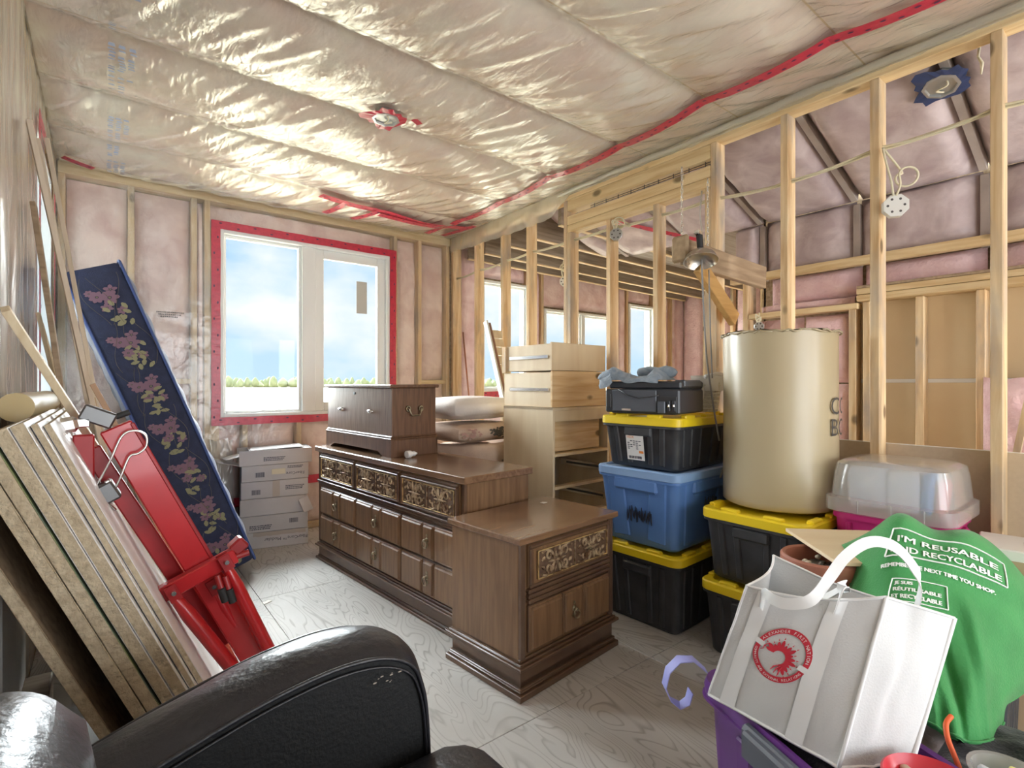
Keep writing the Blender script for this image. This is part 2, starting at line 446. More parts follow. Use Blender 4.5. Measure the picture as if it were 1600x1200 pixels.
paper = mat('white_paper', (0.82, 0.80, 0.74), 0.8)
floor_ply = plywood_floor()
ply = mat('fir_plywood', (0.84, 0.70, 0.48), 0.55, c2=(0.74, 0.58, 0.37), scale=6, stretch=(1, 1, 0.12), detail=6, distort=1.0, vary=0.04)
drywall_back = mat('drywall_back_paper', (0.60, 0.49, 0.355), 0.85, c2=(0.57, 0.46, 0.33), scale=60)
drywall_face = mat('brown_paper_board', (0.78, 0.62, 0.39), 0.85, c2=(0.74, 0.57, 0.35), scale=3)
white_line = mat('joint_tape_white', (0.86, 0.84, 0.80), 0.8)
# ------------------------------------------------------------------ the setting
def struct(name, g, mats, parent=None, smooth=None):
    return obj(name, g, mats, parent, smooth=smooth, kind='structure' if parent is None else None)

XL, XR, YF, ZC = -0.243, 2.76, 4.51, 2.69     # left wall, stud wall, far wall, top of framing
# floor of plywood sheets on a dark deck
floor = struct('floor', G().box(-0.45, 6.9, -2.75, 4.75, -0.10, -0.022, 0.002), osb)
xs = [-0.243, 0.70, 1.92, 3.14, 4.36, 5.58, 6.75]; ys = [-2.6, -1.0, 1.44, 3.2, 4.6]
for i in range(len(xs) - 1):
    for j in range(len(ys) - 1):
        obj('plywood_sheet', G().box(xs[i] + .0012, xs[i + 1] - .0012, ys[j] + .0012, ys[j + 1] - .0012, -0.02, 0, 0.0012), floor_ply, floor)

def batt_panel(parent, o, eu, ev, en, w, h, mt, bulge=0.03, nu=8, nv=14, seed=0.0, rough=0.010, name='insulation_batt', thick=0.07):
    # a soft glass wool batt in a bay: rounded edges, lumpy face, thickness behind it; o = lower corner of its face
    o, eu, ev, en = Vector(o), Vector(eu), Vector(ev), Vector(en)
    def fn(u, v):
        e = min(1.0, 5 * min(u, 1 - u) * w / max(w, .05) ) ** 0.5 if 0 < u < 1 else 0
        e2 = min(1.0, 9 * min(v, 1 - v)) ** 0.5 if 0 < v < 1 else 0
        k = e * e2
        n = nz(u * w * 7 + seed, v * h * 5, seed) * rough + nz(u * w * 18, v * h * 15 + seed, 3) * rough * .5
        return o + eu * (u * w) + ev * (v * h) + en * (k * (bulge + n) - (1 - k) * thick)
    g = G().grid(fn, nu, nv, flip=(eu.cross(ev).dot(en) < 0))
    return obj(name, g, mt, parent, smooth=180)

# ---- far wall, the main room's end and its continuation in the room beyond
wins = [(0.70, 2.10, 0.96, 2.41), (3.15, 3.80, 1.14, 2.33), (4.03, 5.31, 1.00, 2.10), (5.55, 6.10, 1.00, 2.30)]
def sheathing(g, x0, x1, z0, z1, y0, y1, holes):
    cuts = sorted(set([x0, x1] + [h[0] for h in holes] + [h[1] for h in holes]))
    for a, b in zip(cuts, cuts[1:]):
        hs = [h for h in holes if h[0] <= a + 1e-6 and h[1] >= b - 1e-6]
        if hs:
            g.box(a, b, y0, y1, z0, hs[0][2], 0); g.box(a, b, y0, y1, hs[0][3], z1, 0)
        else: g.box(a, b, y0, y1, z0, z1, 0)
    return g
wall_far = struct('wall_far', sheathing(G(), -0.45, 2.80, -0.1, 2.95, 4.66, 4.685, wins[:1]), osb)
def stud_box(x0, x1, z0, z1, y0=4.52, y1=4.655): return G().box(x0, x1, y0, y1, z0, z1, 0.003)
fs = [(-0.235, -0.197), (0.136, 0.174), (0.516, 0.554), (0.602, 0.640), (2.145, 2.183), (2.40, 2.438), (2.715, 2.753)]
for a, b in fs: obj('stud', stud_box(a, b, 0.04, 2.61), pine, wall_far)
for a, b in ((0.64, 0.70), (2.10, 2.145)): obj('stud', stud_box(a, b, 0.04, 2.41), pine, wall_far)
for x in (0.86, 1.27, 1.68): obj('cripple_stud', stud_box(x, x + .038, 0.04, 0.92), pine, wall_far)
obj('top_plate', G().box(-0.235, 2.76, 4.515, 4.655, 2.61, 2.69, 0.003), pine_x, wall_far)
obj('bottom_plate', G().box(-0.235, 2.76, 4.52, 4.655, 0.0, 0.038, 0.003), pine_x, wall_far)
obj('sill_plate', G().box(0.70, 2.10, 4.52, 4.655, 0.92, 0.957, 0.003), pine_x, wall_far)
obj('blocking', G().box(0.174, 0.516, 4.53, 4.655, 1.22, 1.258, 0.003), pine_x, wall_far)
obj('blocking', G().box(2.438, 2.715, 4.53, 4.655, 1.22, 1.258, 0.003), pine_x, wall_far)
def bay(x0, x1, z0, z1, s, mt=batt_wall, parent=wall_far, bul=0.012):
    batt_panel(parent, (x0 + .004, 4.535, z0), (1, 0, 0), (0, 0, 1), (0, -1, 0), x1 - x0 - .008, z1 - z0, mt, bul, 8, 20, s)
bay(-0.197, 0.136, 0.04, 2.60, 1.1); bay(0.174, 0.516, 0.04, 1.22, 2.3); bay(0.174, 0.516, 1.26, 2.60, 3.7)
bay(0.554, 0.602, 0.04, 2.60, 4.2); bay(0.64, 2.145, 2.42, 2.60, 5.9); bay(2.183, 2.40, 0.04, 2.60, 6.1)
bay(2.438, 2.715, 0.04, 1.22, 7.4); bay(2.438, 2.715, 1.26, 2.60, 8.8)
for i, (a, b) in enumerate(((0.64, 0.86), (0.898, 1.27), (1.308, 1.68), (1.718, 2.145))): bay(a, b, 0.04, 0.915, 9 + i * 1.7)
# clear film over the framing, wrinkled, cut out round the window
def film_wall_far(u, v, x0, x1, z0, z1):
    x = x0 + (x1 - x0) * u; z = z0 + (z1 - z0) * v
    w = 0.006 * nz(x * 9, z * 2.2, 1) + 0.004 * nz(x * 3 + z * 5, z * 9, 4)
    return (x, 4.508 + w * min(1, 6 * min(u, 1 - u) + .1), z)
g = G()
for (a, b, c, d, nu, nv) in ((-.243, .66, 0, 2.69, 36, 90), (.66, 2.14, 2.44, 2.69, 50, 10), (.66, 2.14, 0, .93, 50, 34), (2.14, 2.76, 0, 2.69, 26, 90)):
    g.grid(lambda u, v: film_wall_far(u, v, a, b, c, d), nu, nv, flip=False)
obj('vapour_barrier', g, film_wall, wall_far, smooth=180)
# red tape round the window, with its printed dots
def tape_strip(parent, pts, width, nrm, seed=0, dots=True, mt=tape_red, ink=tape_ink, name='tape_strip', wob=0.004):
    nrm = Vector(nrm); pts = [Vector(p) for p in pts]; g = G(); vs = []; fs = []; path = []
    for a, b in zip(pts, pts[1:]):
        k = max(2, int((b - a).length / .06))
        path += [a.lerp(b, i / k) for i in range(k)]
    path.append(pts[-1])
    for i, p in enumerate(path):
        t = (path[min(i + 1, len(path) - 1)] - path[max(i - 1, 0)]).normalized(); s = t.cross(nrm).normalized()
        q = p + s * nz(i * .37, seed) * wob; w = width * (.5 + .05 * nz(i * .6, seed, 2))
        lift = nrm * (.0016 + .0015 * abs(nz(i * .8, seed, 5)))
        vs += [q - s * w, q - s * w + lift, q + s * w + lift, q + s * w]
    for i in range(len(path) - 1):
        for k in range(3):
            a = i * 4 + k; fs.append((a, a + 1, a + 5, a + 4))
    g.add(vs, fs, 0)
    if dots:
        L = 0; side = 1
        for i in range(1, len(path) - 1, 2):
            p = path[i]; t = (path[i + 1] - path[i]).normalized(); s = t.cross(nrm).normalized(); side = -side
            c = p + nrm * .0042 + s * width * .2 * side
            poly = [c + t * .011 * math.cos(a) + s * .006 * math.sin(a) for a in [2 * math.pi * q / 8 for q in range(8)]]
            b0 = len(g.v); g.v += [tuple(q) for q in poly]; g.f.append(tuple(range(b0, b0 + 8))); g.m.append(1)
    return obj(name, g, [mt, ink], parent)
yt = 4.500
for a, b in (((.675, yt, .905), (.675, yt, 2.465)), ((.645, yt, 2.437), (2.16, yt, 2.437)), ((2.127, yt, 2.465), (2.127, yt, .905)), ((.645, yt, .932), (2.16, yt, .932))):
    tape_strip(wall_far, [a, b], 0.062, (0, -1, 0), a[0] * 3)
tape_strip(wall_far, [(0.60, yt, .30), (0.86, yt, .30)], 0.07, (0, -1, 0), 9)
tape_strip(wall_far, [(1.25, yt, .42), (1.50, yt, .42)], 0.07, (0, -1, 0), 11)
# faint printing on the film: rows of small illegible marks
ink_grey = mat('film_ink', (0.30, 0.28, 0.27), 0.6)
g = G()
for r_ in range(3):
    x = .30 + r_ * .012
    while x < .47 - r_ * .02:
        w = random.uniform(.004, .011); g.box(x, x + w, 4.4985, 4.4992, 1.735 - r_ * .016, 1.744 - r_ * .016, 0); x += w + random.uniform(.002, .005)
obj('film_print', g, ink_grey, wall_far)

# window_1: white slider, left light fixed, right light in its sash
glass = bpy.data.materials.new('window_glass'); glass.use_nodes = True
_nt = glass.node_tree; _nt.nodes.clear()
_o = _nt.nodes.new('ShaderNodeOutputMaterial'); _t = _nt.nodes.new('ShaderNodeBsdfTransparent'); _g = _nt.nodes.new('ShaderNodeBsdfGlossy'); _m = _nt.nodes.new('ShaderNodeMixShader'); _f = _nt.nodes.new('ShaderNodeLayerWeight'); _p = _nt.nodes.new('ShaderNodeMath'); _p.operation = 'POWER'; _p.inputs[1].default_value = 5.0; _a = _nt.nodes.new('ShaderNodeMath'); _a.operation = 'MULTIPLY_ADD'; _a.inputs[1].default_value = 0.7; _a.inputs[2].default_value = 0.006
_g.inputs['Roughness'].default_value = 0.01; _f.inputs['Blend'].default_value = 0.5; _t.inputs[0].default_value = (.97, .99, .98, 1)
_nt.links.new(_f.outputs['Facing'], _p.inputs[0]); _nt.links.new(_p.outputs[0], _a.inputs[0]); _nt.links.new(_a.outputs[0], _m.inputs[0]); _nt.links.new(_t.outputs[0], _m.inputs[1]); _nt.links.new(_g.outputs[0], _m.inputs[2]); _nt.links.new(_m.outputs[0], _o.inputs[0])
def frame4(g, x0, x1, z0, z1, w, y0, y1, ch=.004):
    g.box(x0, x0 + w, y0, y1, z0, z1, ch); g.box(x1 - w, x1, y0, y1, z0, z1, ch)
    g.box(x0 + w, x1 - w, y0, y1, z0, z0 + w, ch); g.box(x0 + w, x1 - w, y0, y1, z1 - w, z1, ch); return g
def window(name, x0, x1, z0, z1, mull=None, sash=None, y=4.505, depth=.15):
    w = struct(name, frame4(G(), x0, x1, z0, z1, 0.030, y, y + depth), pvc)
    if mull: obj('mullion', G().box(mull[0], mull[1], y + .02, y + depth - .02, z0 + .03, z1 - .03, .004), pvc, w)
    parts = [(x0 + .03, mull[0]), (mull[1], x1 - .03)] if mull else [(x0 + .03, x1 - .03)]
    for i, (a, b) in enumerate(parts):
        wd = 0.075 if (sash == i) else 0.022
        s = obj('sash', frame4(G(), a, b, z0 + .03, z1 - .03, wd, y + .045, y + .085), pvc, w)
        obj('pane', G().box(a + wd - .004, b - wd + .004, y + .062, y + .066, z0 + .03 + wd - .004, z1 - .03 - wd + .004, 0), glass, s)
    return w
w1 = window('window_1', .70, 2.10, .96, 2.41, (1.315, 1.43), 1)
obj('paper_sticker', G().box(1.80, 1.90, 4.5625, 4.5645, 1.86, 2.15, 0), mat('grey_sticker', (.60, .60, .55), .8), w1)
obj('crank_cover', G().box(1.55, 1.70, 4.53, 4.549, .99, 1.012, .004), pvc, w1)

wall_ext = struct('wall_far_beyond', sheathing(G(), 2.80, 6.9, -0.1, 2.95, 4.66, 4.685, wins[1:]), osb)
holes = wins[1:]
sx = 2.86
stud_x = [2.86, 3.11, 3.80, 3.99, 5.31, 5.51, 6.10, 6.50]
for x in stud_x: obj('stud', stud_box(x, x + .038, 0, 2.75), pine, wall_ext)
for i, (x0, x1) in enumerate(zip(stud_x, stud_x[1:])):
    h = [h for h in holes if h[0] < x1 and h[1] > x0 + .06]
    if h:
        bay(x0 + .04, x1, 0.0, h[0][2] - .04, 20 + i, parent=wall_ext); bay(x0 + .04, x1, h[0][3] + .04, 2.74, 30 + i, parent=wall_ext)
        tape_strip(wall_ext, [(h[0][0] - .03, yt, h[0][2] - .03), (h[0][1] + .03, yt, h[0][2] - .03)], .06, (0, -1, 0), i)
    else: bay(x0 + .04, x1, 0.0, 2.74, 40 + i, parent=wall_ext)
bay(6.54, 6.66, 0.0, 2.74, 49, parent=wall_ext)
window('window_3', *wins[1], (3.46, 3.51))
window('window_4', *wins[2], (4.66, 4.72))
window('window_5', *wins[3])

# ---- left wall with its own window
wall_left = struct('wall_left', G().box(-.40, -.385, -2.75, 3.30, -.1, 2.95, 0).box(-.40, -.385, 4.20, 4.69, -.1, 2.95, 0).box(-.40, -.385, 3.30, 4.20, -.1, .95, 0).box(-.40, -.385, 3.30, 4.20, 2.45, 2.95, 0), osb)
ly = [-2.6, -2.0, -1.4, -.8, -.2, .4, 1.0, 1.42, 1.83, 2.24, 2.65, 3.06, 3.26, 4.20, 4.47]
for y in ly: obj('stud', G().box(-.383, -.252, y, y + .038, .04, 2.61, .003), pine, wall_left)
for i, (a, b) in enumerate(zip(ly, ly[1:])):
    for (z0, z1) in (((.04, .93), (2.47, 2.6)) if i == len(ly) - 3 else ((.04, 2.6),)):
        batt_panel(wall_left, (-.268, a + .042, z0), (0, 1, 0), (0, 0, 1), (1, 0, 0), b - a - .046, z1 - z0, batt_wall, .012, 7, 16, 50 + i + z0)
obj('top_plate', G().box(-.383, -.25, -2.6, 4.51, 2.61, 2.69, .003), pine_y, wall_left)
obj('bottom_plate', G().box(-.383, -.25, -2.6, 4.51, 0, .038, .003), pine_y, wall_left)
def film_left(u, v, y0, y1, z0, z1):
    y = y0 + (y1 - y0) * u; z = z0 + (z1 - z0) * v
    w = .008 * nz(y * 12, z * 1.6, 7) + .004 * nz(y * 4, z * 6, 9)
    return (-.243 + w, y, z)
g = G()
for (a, b, c, d, nu, nv) in ((-2.6, 3.27, 0, 2.69, 220, 40), (3.27, 4.23, 0, .92, 40, 14), (3.27, 4.23, 2.48, 2.69, 40, 5), (4.23, 4.51, 0, 2.69, 14, 40)):
    g.grid(lambda u, v: film_left(u, v, a, b, c, d), nu, nv)
obj('vapour_barrier', g, film_left_m, wall_left, smooth=180)
for a, b in (((-.232, 3.27, .92), (-.232, 3.27, 2.49)), ((-.232, 3.25, 2.47), (-.232, 4.25, 2.47)), ((-.232, 4.22, 2.49), (-.232, 4.22, .92)), ((-.232, 3.25, .93), (-.232, 4.25, .93))):
    tape_strip(wall_left, [a, b], .06, (1, 0, 0), a[1])
w2 = struct('window_2', G(), pvc)
g = G()
for (a, b, c, d) in ((3.30, 3.33, .95, 2.45), (4.17, 4.20, .95, 2.45)): g.box(-.385, -.245, a, b, c, d, .004)
for (c, d) in ((.95, .98), (2.42, 2.45)): g.box(-.385, -.245, 3.33, 4.17, c, d, .004)
obj('window_frame', g, pvc, w2)
obj('mullion', G().box(-.36, -.29, 3.73, 3.77, .98, 2.42, .004), pvc, w2)
obj('pane', G().box(-.330, -.326, 3.33, 4.17, .98, 2.42, 0), glass, w2)

# ---- ceiling: trusses, batts, billowing clear film, tape
ceiling = struct('ceiling', G().box(-.45, 2.86, -2.75, 4.69, 2.93, 2.95, 0), osb)
P = .61; Y0 = 4.54
def billow(y):
    p = ((y - Y0) / P) % 1.0
    return p, max(0.0, math.sin(math.pi * p)) ** .55
def ceil_z(x, y):
    p, s = billow(y); k = math.floor((y - Y0) / P)
    amp = .060 + .016 * nz(x * .9, k * 3.1, 2)
    edge = min(1, max(0, (x - XL) / .25)) ** .5 * min(1, max(0, (2.52 - x) / .40)) ** .6
    return 2.688 - amp * s * (.14 + .86 * edge)
def film_ceiling(u, v):
    x = XL + (2.775 - XL) * u; y = -2.6 + (4.515 + 2.6) * v
    p, s = billow(y); d = min(p, 1 - p) * P
    skew = x + (y * .55)
    pl = nz(skew * 13, y * 1.7, 5); pl = math.copysign(abs(pl) ** .8, pl)
    gather = .013 * math.exp(-d / .18) * (nz(skew * 22, math.floor((y - Y0) / P) * 5.0, 8))
    long_ = max(0, nz((x + y * .75) * 9, y * .9, 17)) ** 1.5
    w = .010 * pl * min(1, d * 14) + gather * min(1, d * 30) + .010 * nz(x * 2.2, y * 4.5, 12) * min(1, d * 9) - .022 * long_ * min(1, d * 9)
    return (x, y, ceil_z(x, y) + w)
obj('vapour_barrier', G().grid(film_ceiling, 210, 430, flip=True), film, ceiling, smooth=180)
k = 0
y = Y0
while y > -2.7:
    obj('truss_chord', G().box(-.24, 2.84, y - .019, y + .019, 2.70, 2.79, .003), pine_x, ceiling)
    if y - P > -2.8:
        def fn(u, v, y=y, k=k):
            x = -.24 + 3.06 * u; yy = y - P + .004 + (P - .008) * v
            return (x, yy, min(ceil_z(x, yy) + .024, 2.6985) + (.010 * nz(x * 5, yy * 7, k) + .006 * nz(x * 14, yy * 14, k)) * min(1, 8 * min(v, 1 - v)))
        obj('insulation_batt', G().grid(fn, 48, 10, flip=True), batt_ceil, ceiling, smooth=180)
    y -= P; k += 1
def on_ceiling(x, y): return (x, y, ceil_z(x, y) - .014)
def ceiling_tape(pts, width, seed, dots=True):
    path = []
    for a, b in zip(pts, pts[1:]):
        n = max(2, int(math.dist(a, b) / .05)); path += [(a[0] + (b[0] - a[0]) * i / n, a[1] + (b[1] - a[1]) * i / n) for i in range(n)]
    path.append(pts[-1])
    return tape_strip(ceiling, [on_ceiling(*p) for p in path], width, (0, 0, -1), seed, dots)
ceiling_tape([(2.44, -1.2), (2.43, .567), (2.40, .95), (2.405, 1.27), (2.42, 1.557), (2.466, 1.924), (2.483, 2.24), (2.455, 2.75), (2.49, 3.17), (2.50, 3.545), (2.48, 4.02)], .062, 3)
ceiling_tape([(1.29, 3.98), (1.55, 4.02), (1.85, 4.02), (2.2, 4.08), (2.53, 4.10), (2.66, 4.06)], .085, 5)
ceiling_tape([(1.80, 4.08), (2.1, 4.10), (2.40, 4.12)], .075, 6)
ceiling_tape([(1.50, 4.00), (1.42, 4.28)], .055, 7); ceiling_tape([(1.78, 4.02), (1.66, 4.30)], .055, 8)
ceiling_tape([(2.42, 4.06), (2.40, 4.36)], .055, 9); ceiling_tape([(2.68, 3.96), (2.60, 4.40)], .055, 10)
ceiling_tape([(-.20, 4.30), (-.05, 4.36)], .055, 12)
# blue printing that runs along the film, blurred marks
ink_blue = mat('film_ink_blue', (.42, .48, .62), .6)
g = G()
for c0, c1, sz in ((2.55, 2.62, 1), (2.75, 3.02, 2), (3.06, 3.15, 1), (3.45, 3.72, 2), (3.95, 4.05, 1), (4.12, 4.35, 2), (2.2, 2.34, 2)):
    yy = c0
    while yy < c1:
        h = random.uniform(.008, .022)
        for q in range(sz + 1):
            x = .03 + q * .035 + random.uniform(-.004, .004)
            if random.random() < .75: g.add([(x - .009, yy, ceil_z(x, yy) - .013), (x + .010, yy, ceil_z(x, yy) - .013), (x + .014, yy + h * .7, ceil_z(x, yy + h) - .013), (x - .012, yy + h * .7, ceil_z(x, yy + h) - .013)], [(0, 1, 2, 3)])
        yy += h + .006
obj('film_print', g, ink_blue, ceiling)

# ---- stud wall on the right
wall_right = struct('wall_right', G().box(XR, XR + .089, -2.6, 4.51, 0, .038, .003), pine_y)
SY = [4.085, 3.672, 3.318]
def rstud(y, z0=.038, z1=2.61, w=.038, h=.089, mt=pine): return obj('stud', G().box(XR, XR + h, y - w, y, z0, z1, .003), mt, wall_right)
rstud(4.50)
for y in SY: rstud(y)
rstud(2.872); rstud(2.834, z1=2.365)
rstud(2.445, z1=2.365); rstud(2.053, z1=2.365)
rstud(1.689, z1=2.365); rstud(1.651); rstud(1.258); rstud(.8575); rstud(.4466); rstud(.05); rstud(-.36); rstud(-.77)
obj('top_plate', G().box(XR, XR + .089, -2.6, 4.51, 2.611, 2.648, .003), pine_y, wall_right)
obj('top_plate', G().box(XR, XR + .089, -2.6, 4.51, 2.651, 2.688, .003), pine_y, wall_right)
obj('header_board', G().box(XR + .002, XR + .087, 1.653, 2.833, 2.527, 2.609, .003), pine_y, wall_right)
obj('header_board', G().box(XR, XR + .04, 1.653, 2.833, 2.420, 2.486, .003), pine_y, wall_right)
obj('header_board', G().box(XR, XR + .089, 1.653, 2.833, 2.365, 2.417, .003), pine_y, wall_right)
# metal lath strip in the slot of the header
g = G(); lath = mat('dark_steel', (.10, .09, .085), .5, .6)
for zz in (2.494, 2.506, 2.518): g.tube([(XR + .03, 1.66, zz), (XR + .03, 2.62, zz)], .0025, 6)
for i in range(9): g.tube([(XR + .028, 1.70 + i * .11, 2.487), (XR + .028, 1.70 + i * .11, 2.526)], .0028, 6)
obj('wire_lath', g, lath, wall_right)
# loose film edge hanging down over the plates
def flap(u, v):
    y = 4.49 - 7.0 * u
    L = .17 if y > 3.0 else max(.055, .17 - (3.0 - y) * .55)
    L *= 1 + .18 * nz(y * 2.5, 1.5) + .08 * nz(y * 9, 2)
    out = .012 + .012 * nz(y * 11, v * 2, 4) * (.4 + v) + .008 * nz(y * 28, v, 6)
    return (XR - .004 - out, y, 2.684 - L * v)
obj('loose_film', G().grid(flap, 260, 8), film_flap, wall_right, smooth=180)
def roll(u, v):
    y = 2.9 - 5.5 * u; a = v * 2 * math.pi
    r = .018 + .008 * nz(y * 6, 3.3); c = .010 * nz(y * 3, 9)
    return (XR - .030 + c + r * math.cos(a) * .8, y, 2.655 + r * math.sin(a) + .010 * nz(y * 4, 5))
obj('loose_film', G().grid(roll, 160, 8), film_flap, wall_right, smooth=180)
# drywall sheets fixed to the back of the studs, lower half
for a, b in ((-.80, 1.62), (-2.6, -.803)):
    s = obj('drywall_sheet', G().box(XR + .0905, XR + .103, a, b, .01, .945, .001), drywall_back, wall_right)
obj('drywall_edge', G().box(XR + .0905, XR + .103, -2.6, 1.62, .9452, .9475, 0), white_line, wall_right)

# ---- the room beyond the studs
roof = struct('ceiling_beyond', G(), osb)
def zc(x): return 2.70 - .35 * (x - 2.85)
g = G(); g.add([(2.86, -2.75, 2.93), (4.0, -2.75, zc(4.0) + .20), (4.0, 3.38, zc(4.0) + .20), (2.86, 3.38, 2.93)], [(0, 1, 2, 3)])
obj('roof_deck', g, osb, roof)
obj('roof_deck', G().box(2.86, 6.9, 3.36, 4.69, 2.78, 2.80, 0), joist_old, roof)
obj('roof_deck', G().box(3.98, 6.9, 1.95, 3.36, 2.50, 2.80, 0), joist_old, roof)
ey = [-2.41, -1.80, -1.19, -.58, .03, .64, 1.26, 1.87, 2.49, 3.10]
for i, y in enumerate(ey):
    g = G().beam((2.86, y, zc(2.86) + .05), (3.80, y, zc(3.80) + .05), .036, .06, (0, 1, 0)); obj('rafter', g, rafter_grey, roof)
    if i < len(ey) - 1:
        d = Vector((1, 0, -.35)); L = d.length * .95; d.normalize(); n = Vector((-.35, 0, -1)).normalized()
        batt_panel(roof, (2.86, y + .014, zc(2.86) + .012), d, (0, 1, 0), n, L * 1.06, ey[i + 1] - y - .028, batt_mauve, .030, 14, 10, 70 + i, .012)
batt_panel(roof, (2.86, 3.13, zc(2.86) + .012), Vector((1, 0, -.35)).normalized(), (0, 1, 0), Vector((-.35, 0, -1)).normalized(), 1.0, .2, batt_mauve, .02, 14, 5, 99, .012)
tape_strip(roof, [(2.875, -1.5, 2.676), (2.875, .9, 2.676), (2.872, 1.6, 2.678)], .05, (0, 0, -1), 31, True, tape_blue, white_line)
tape_strip(roof, [(3.25, 2.75, 2.520), (3.72, 2.30, 2.352)], .05, (-.35, 0, -1), 33)
# ceiling joists, bare and weathered, at the far end
for y, z in ((3.02, 2.49), (3.41, 2.48), (3.74, 2.48), (4.06, 2.47), (4.34, 2.47)):
    g = G().beam((2.86, y, z + .118), (6.58, y, z + .118 - .05), .038, .235, (0, 1, 0))
    obj('ceiling_joist', g, joist_old, roof)
    obj('ceiling_joist', G().beam((2.86, y, z - .006), (6.58, y, z - .056), .040, .010, (0, 1, 0)), pine_x, roof)
# knee wall with film, ledger, plates, studs and the brown board behind
KX = 3.79
wall_b = struct('wall_beyond', G().box(4.02, 4.035, -2.7, 1.97, -.1, 2.6, 0), osb)
for i, y in enumerate(ey[:-1]):
    y1 = min(ey[i + 1], 2.10)
    if y1 - y > .1:
        obj('knee_stud', G().box(KX + .03, KX + .09, y - .02, y + .02, 1.98, 2.38, .003), rafter_grey, wall_b)
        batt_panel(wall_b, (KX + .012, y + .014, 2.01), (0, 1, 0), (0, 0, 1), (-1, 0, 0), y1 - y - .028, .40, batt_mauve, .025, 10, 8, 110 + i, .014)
obj('ledger_board', G().beam((KX - .02, -2.5, 2.00), (KX - .02, 2.08, 2.00), .05, .055, (1, 0, 0)), pine_y, wall_b)
for i, y in enumerate(ey[:-1]):
    y1 = min(ey[i + 1], 1.95)
    if y1 - y > .1: batt_panel(wall_b, (KX + .10, y + .01, 1.80), (0, 1, 0), (0, 0, 1), (-1, 0, 0), y1 - y - .02, .20, batt_raw, .03, 10, 5, 130 + i, .02)
obj('top_plate', G().box(KX - .05, KX + .09, -2.5, 1.235, 1.742, 1.780, .003), pine_y, wall_b)
obj('top_plate', G().box(KX - .05, KX + .09, -2.5, 1.235, 1.783, 1.820, .003), pine_y, wall_b)
obj('ledge_board', G().box(KX - .05, KX + .11, -2.5, 1.235, 1.822, 1.838, .002), beam_old, wall_b)
obj('top_plate', G().box(KX - .02, KX + .07, 1.24, 1.95, 1.700, 1.738, .003), pine_y, wall_b)
for y in (1.216, .944, .672, .26, -.15, -.56): obj('stud', G().box(KX, KX + .089, y - .04, y, .04, 1.74, .003), pine, wall_b)
obj('stud', G().box(KX, KX + .089, 1.255, 1.295, .04, 1.70, .003), pine, wall_b)
obj('bottom_plate', G().box(KX, KX + .089, -2.5, 1.95, 0, .038, .003), pine_y, wall_b)
for z0, z1 in ((0.02, 1.228), (1.252, 1.80)):
    obj('board_panel', G().box(KX + .092, KX + .105, -2.5, 1.255, z0, z1, .001), drywall_face, wall_b)
obj('joint_strip', G().box(KX + .094, KX + .107, -2.5, 1.255, 1.2285, 1.2515, .001), white_line, wall_b)
for a, b, z0, z1, s in ((1.30, 1.60, .04, 1.22, 1), (1.30, 1.60, 1.23, 1.69, 2), (1.61, 1.93, .04, 1.69, 3)):
    batt_panel(wall_b, (KX + .04, a, z0), (0, 1, 0), (0, 0, 1), (-1, 0, 0), b - a, z1 - z0, batt_raw, .03, 10, 22, 150 + s, .016)
batt_panel(wall_b, (KX + .055, 1.30, 1.74), (0, 1, 0), (0, 0, 1), (-1, 0, 0), .62, .06, batt_raw, .02, 10, 5, 160, .016)
obj('corner_post', G().box(KX - .02, KX + .07, 1.955, 1.993, 0, 2.0, .003), pine, wall_b)
obj('corner_post', G().box(KX + .072, KX + .11, 1.955, 1.993, 0, 2.0, .003), beam_old, wall_b)
# end wall of the far bay
wall_e = struct('wall_beyond_end', G().box(6.70, 6.715, 1.9, 4.69, -.1, 2.9, 0), osb)
yy = 2.0
while yy < 4.4:
    obj('stud', G().box(6.60, 6.69, yy, yy + .038, 0, 2.75, .003), pine, wall_e)
    batt_panel(wall_e, (6.64, yy + .042, .02), (0, 1, 0), (0, 0, 1), (-1, 0, 0), .36, 2.7, batt_raw, .03, 7, 20, 170 + yy, .016); yy += .406
batt_panel(wall_e, (6.62, yy - .002, .02), (0, 1, 0), (0, 0, 1), (-1, 0, 0), 4.64 - yy, 2.7, batt_raw, .02, 7, 20, 199, .016)
obj('wall_end_sheathing', G().box(4.02, 6.72, 1.94, 1.955, -.1, 2.8, 0), osb, wall_e)

# ---- wall behind the camera with openings added for the fill lamps, and the house ends
g = G()
for (a, b, c, d) in ((-.45, 0.0, -.1, 2.95), (2.5, 2.90, -.1, 2.95), (0, 2.5, 2.25, 2.95), (0, 2.5, -.1, .25), (3.7, 4.04, -.1, 2.95), (2.90, 3.7, 2.25, 2.95), (2.90, 3.7, -.1, .25)):
    g.box(a, b, -2.69, -2.64, c, d, 0)
wall_near = struct('wall_near', g, mat('unpainted_board', (.72, .66, .58), .85))
for a, b in ((0.0, 2.5), (2.90, 3.7)):
    obj('added_opening_frame', frame4(G(), a, b, .25, 2.25, .05, -2.69, -2.63), pvc, wall_near)

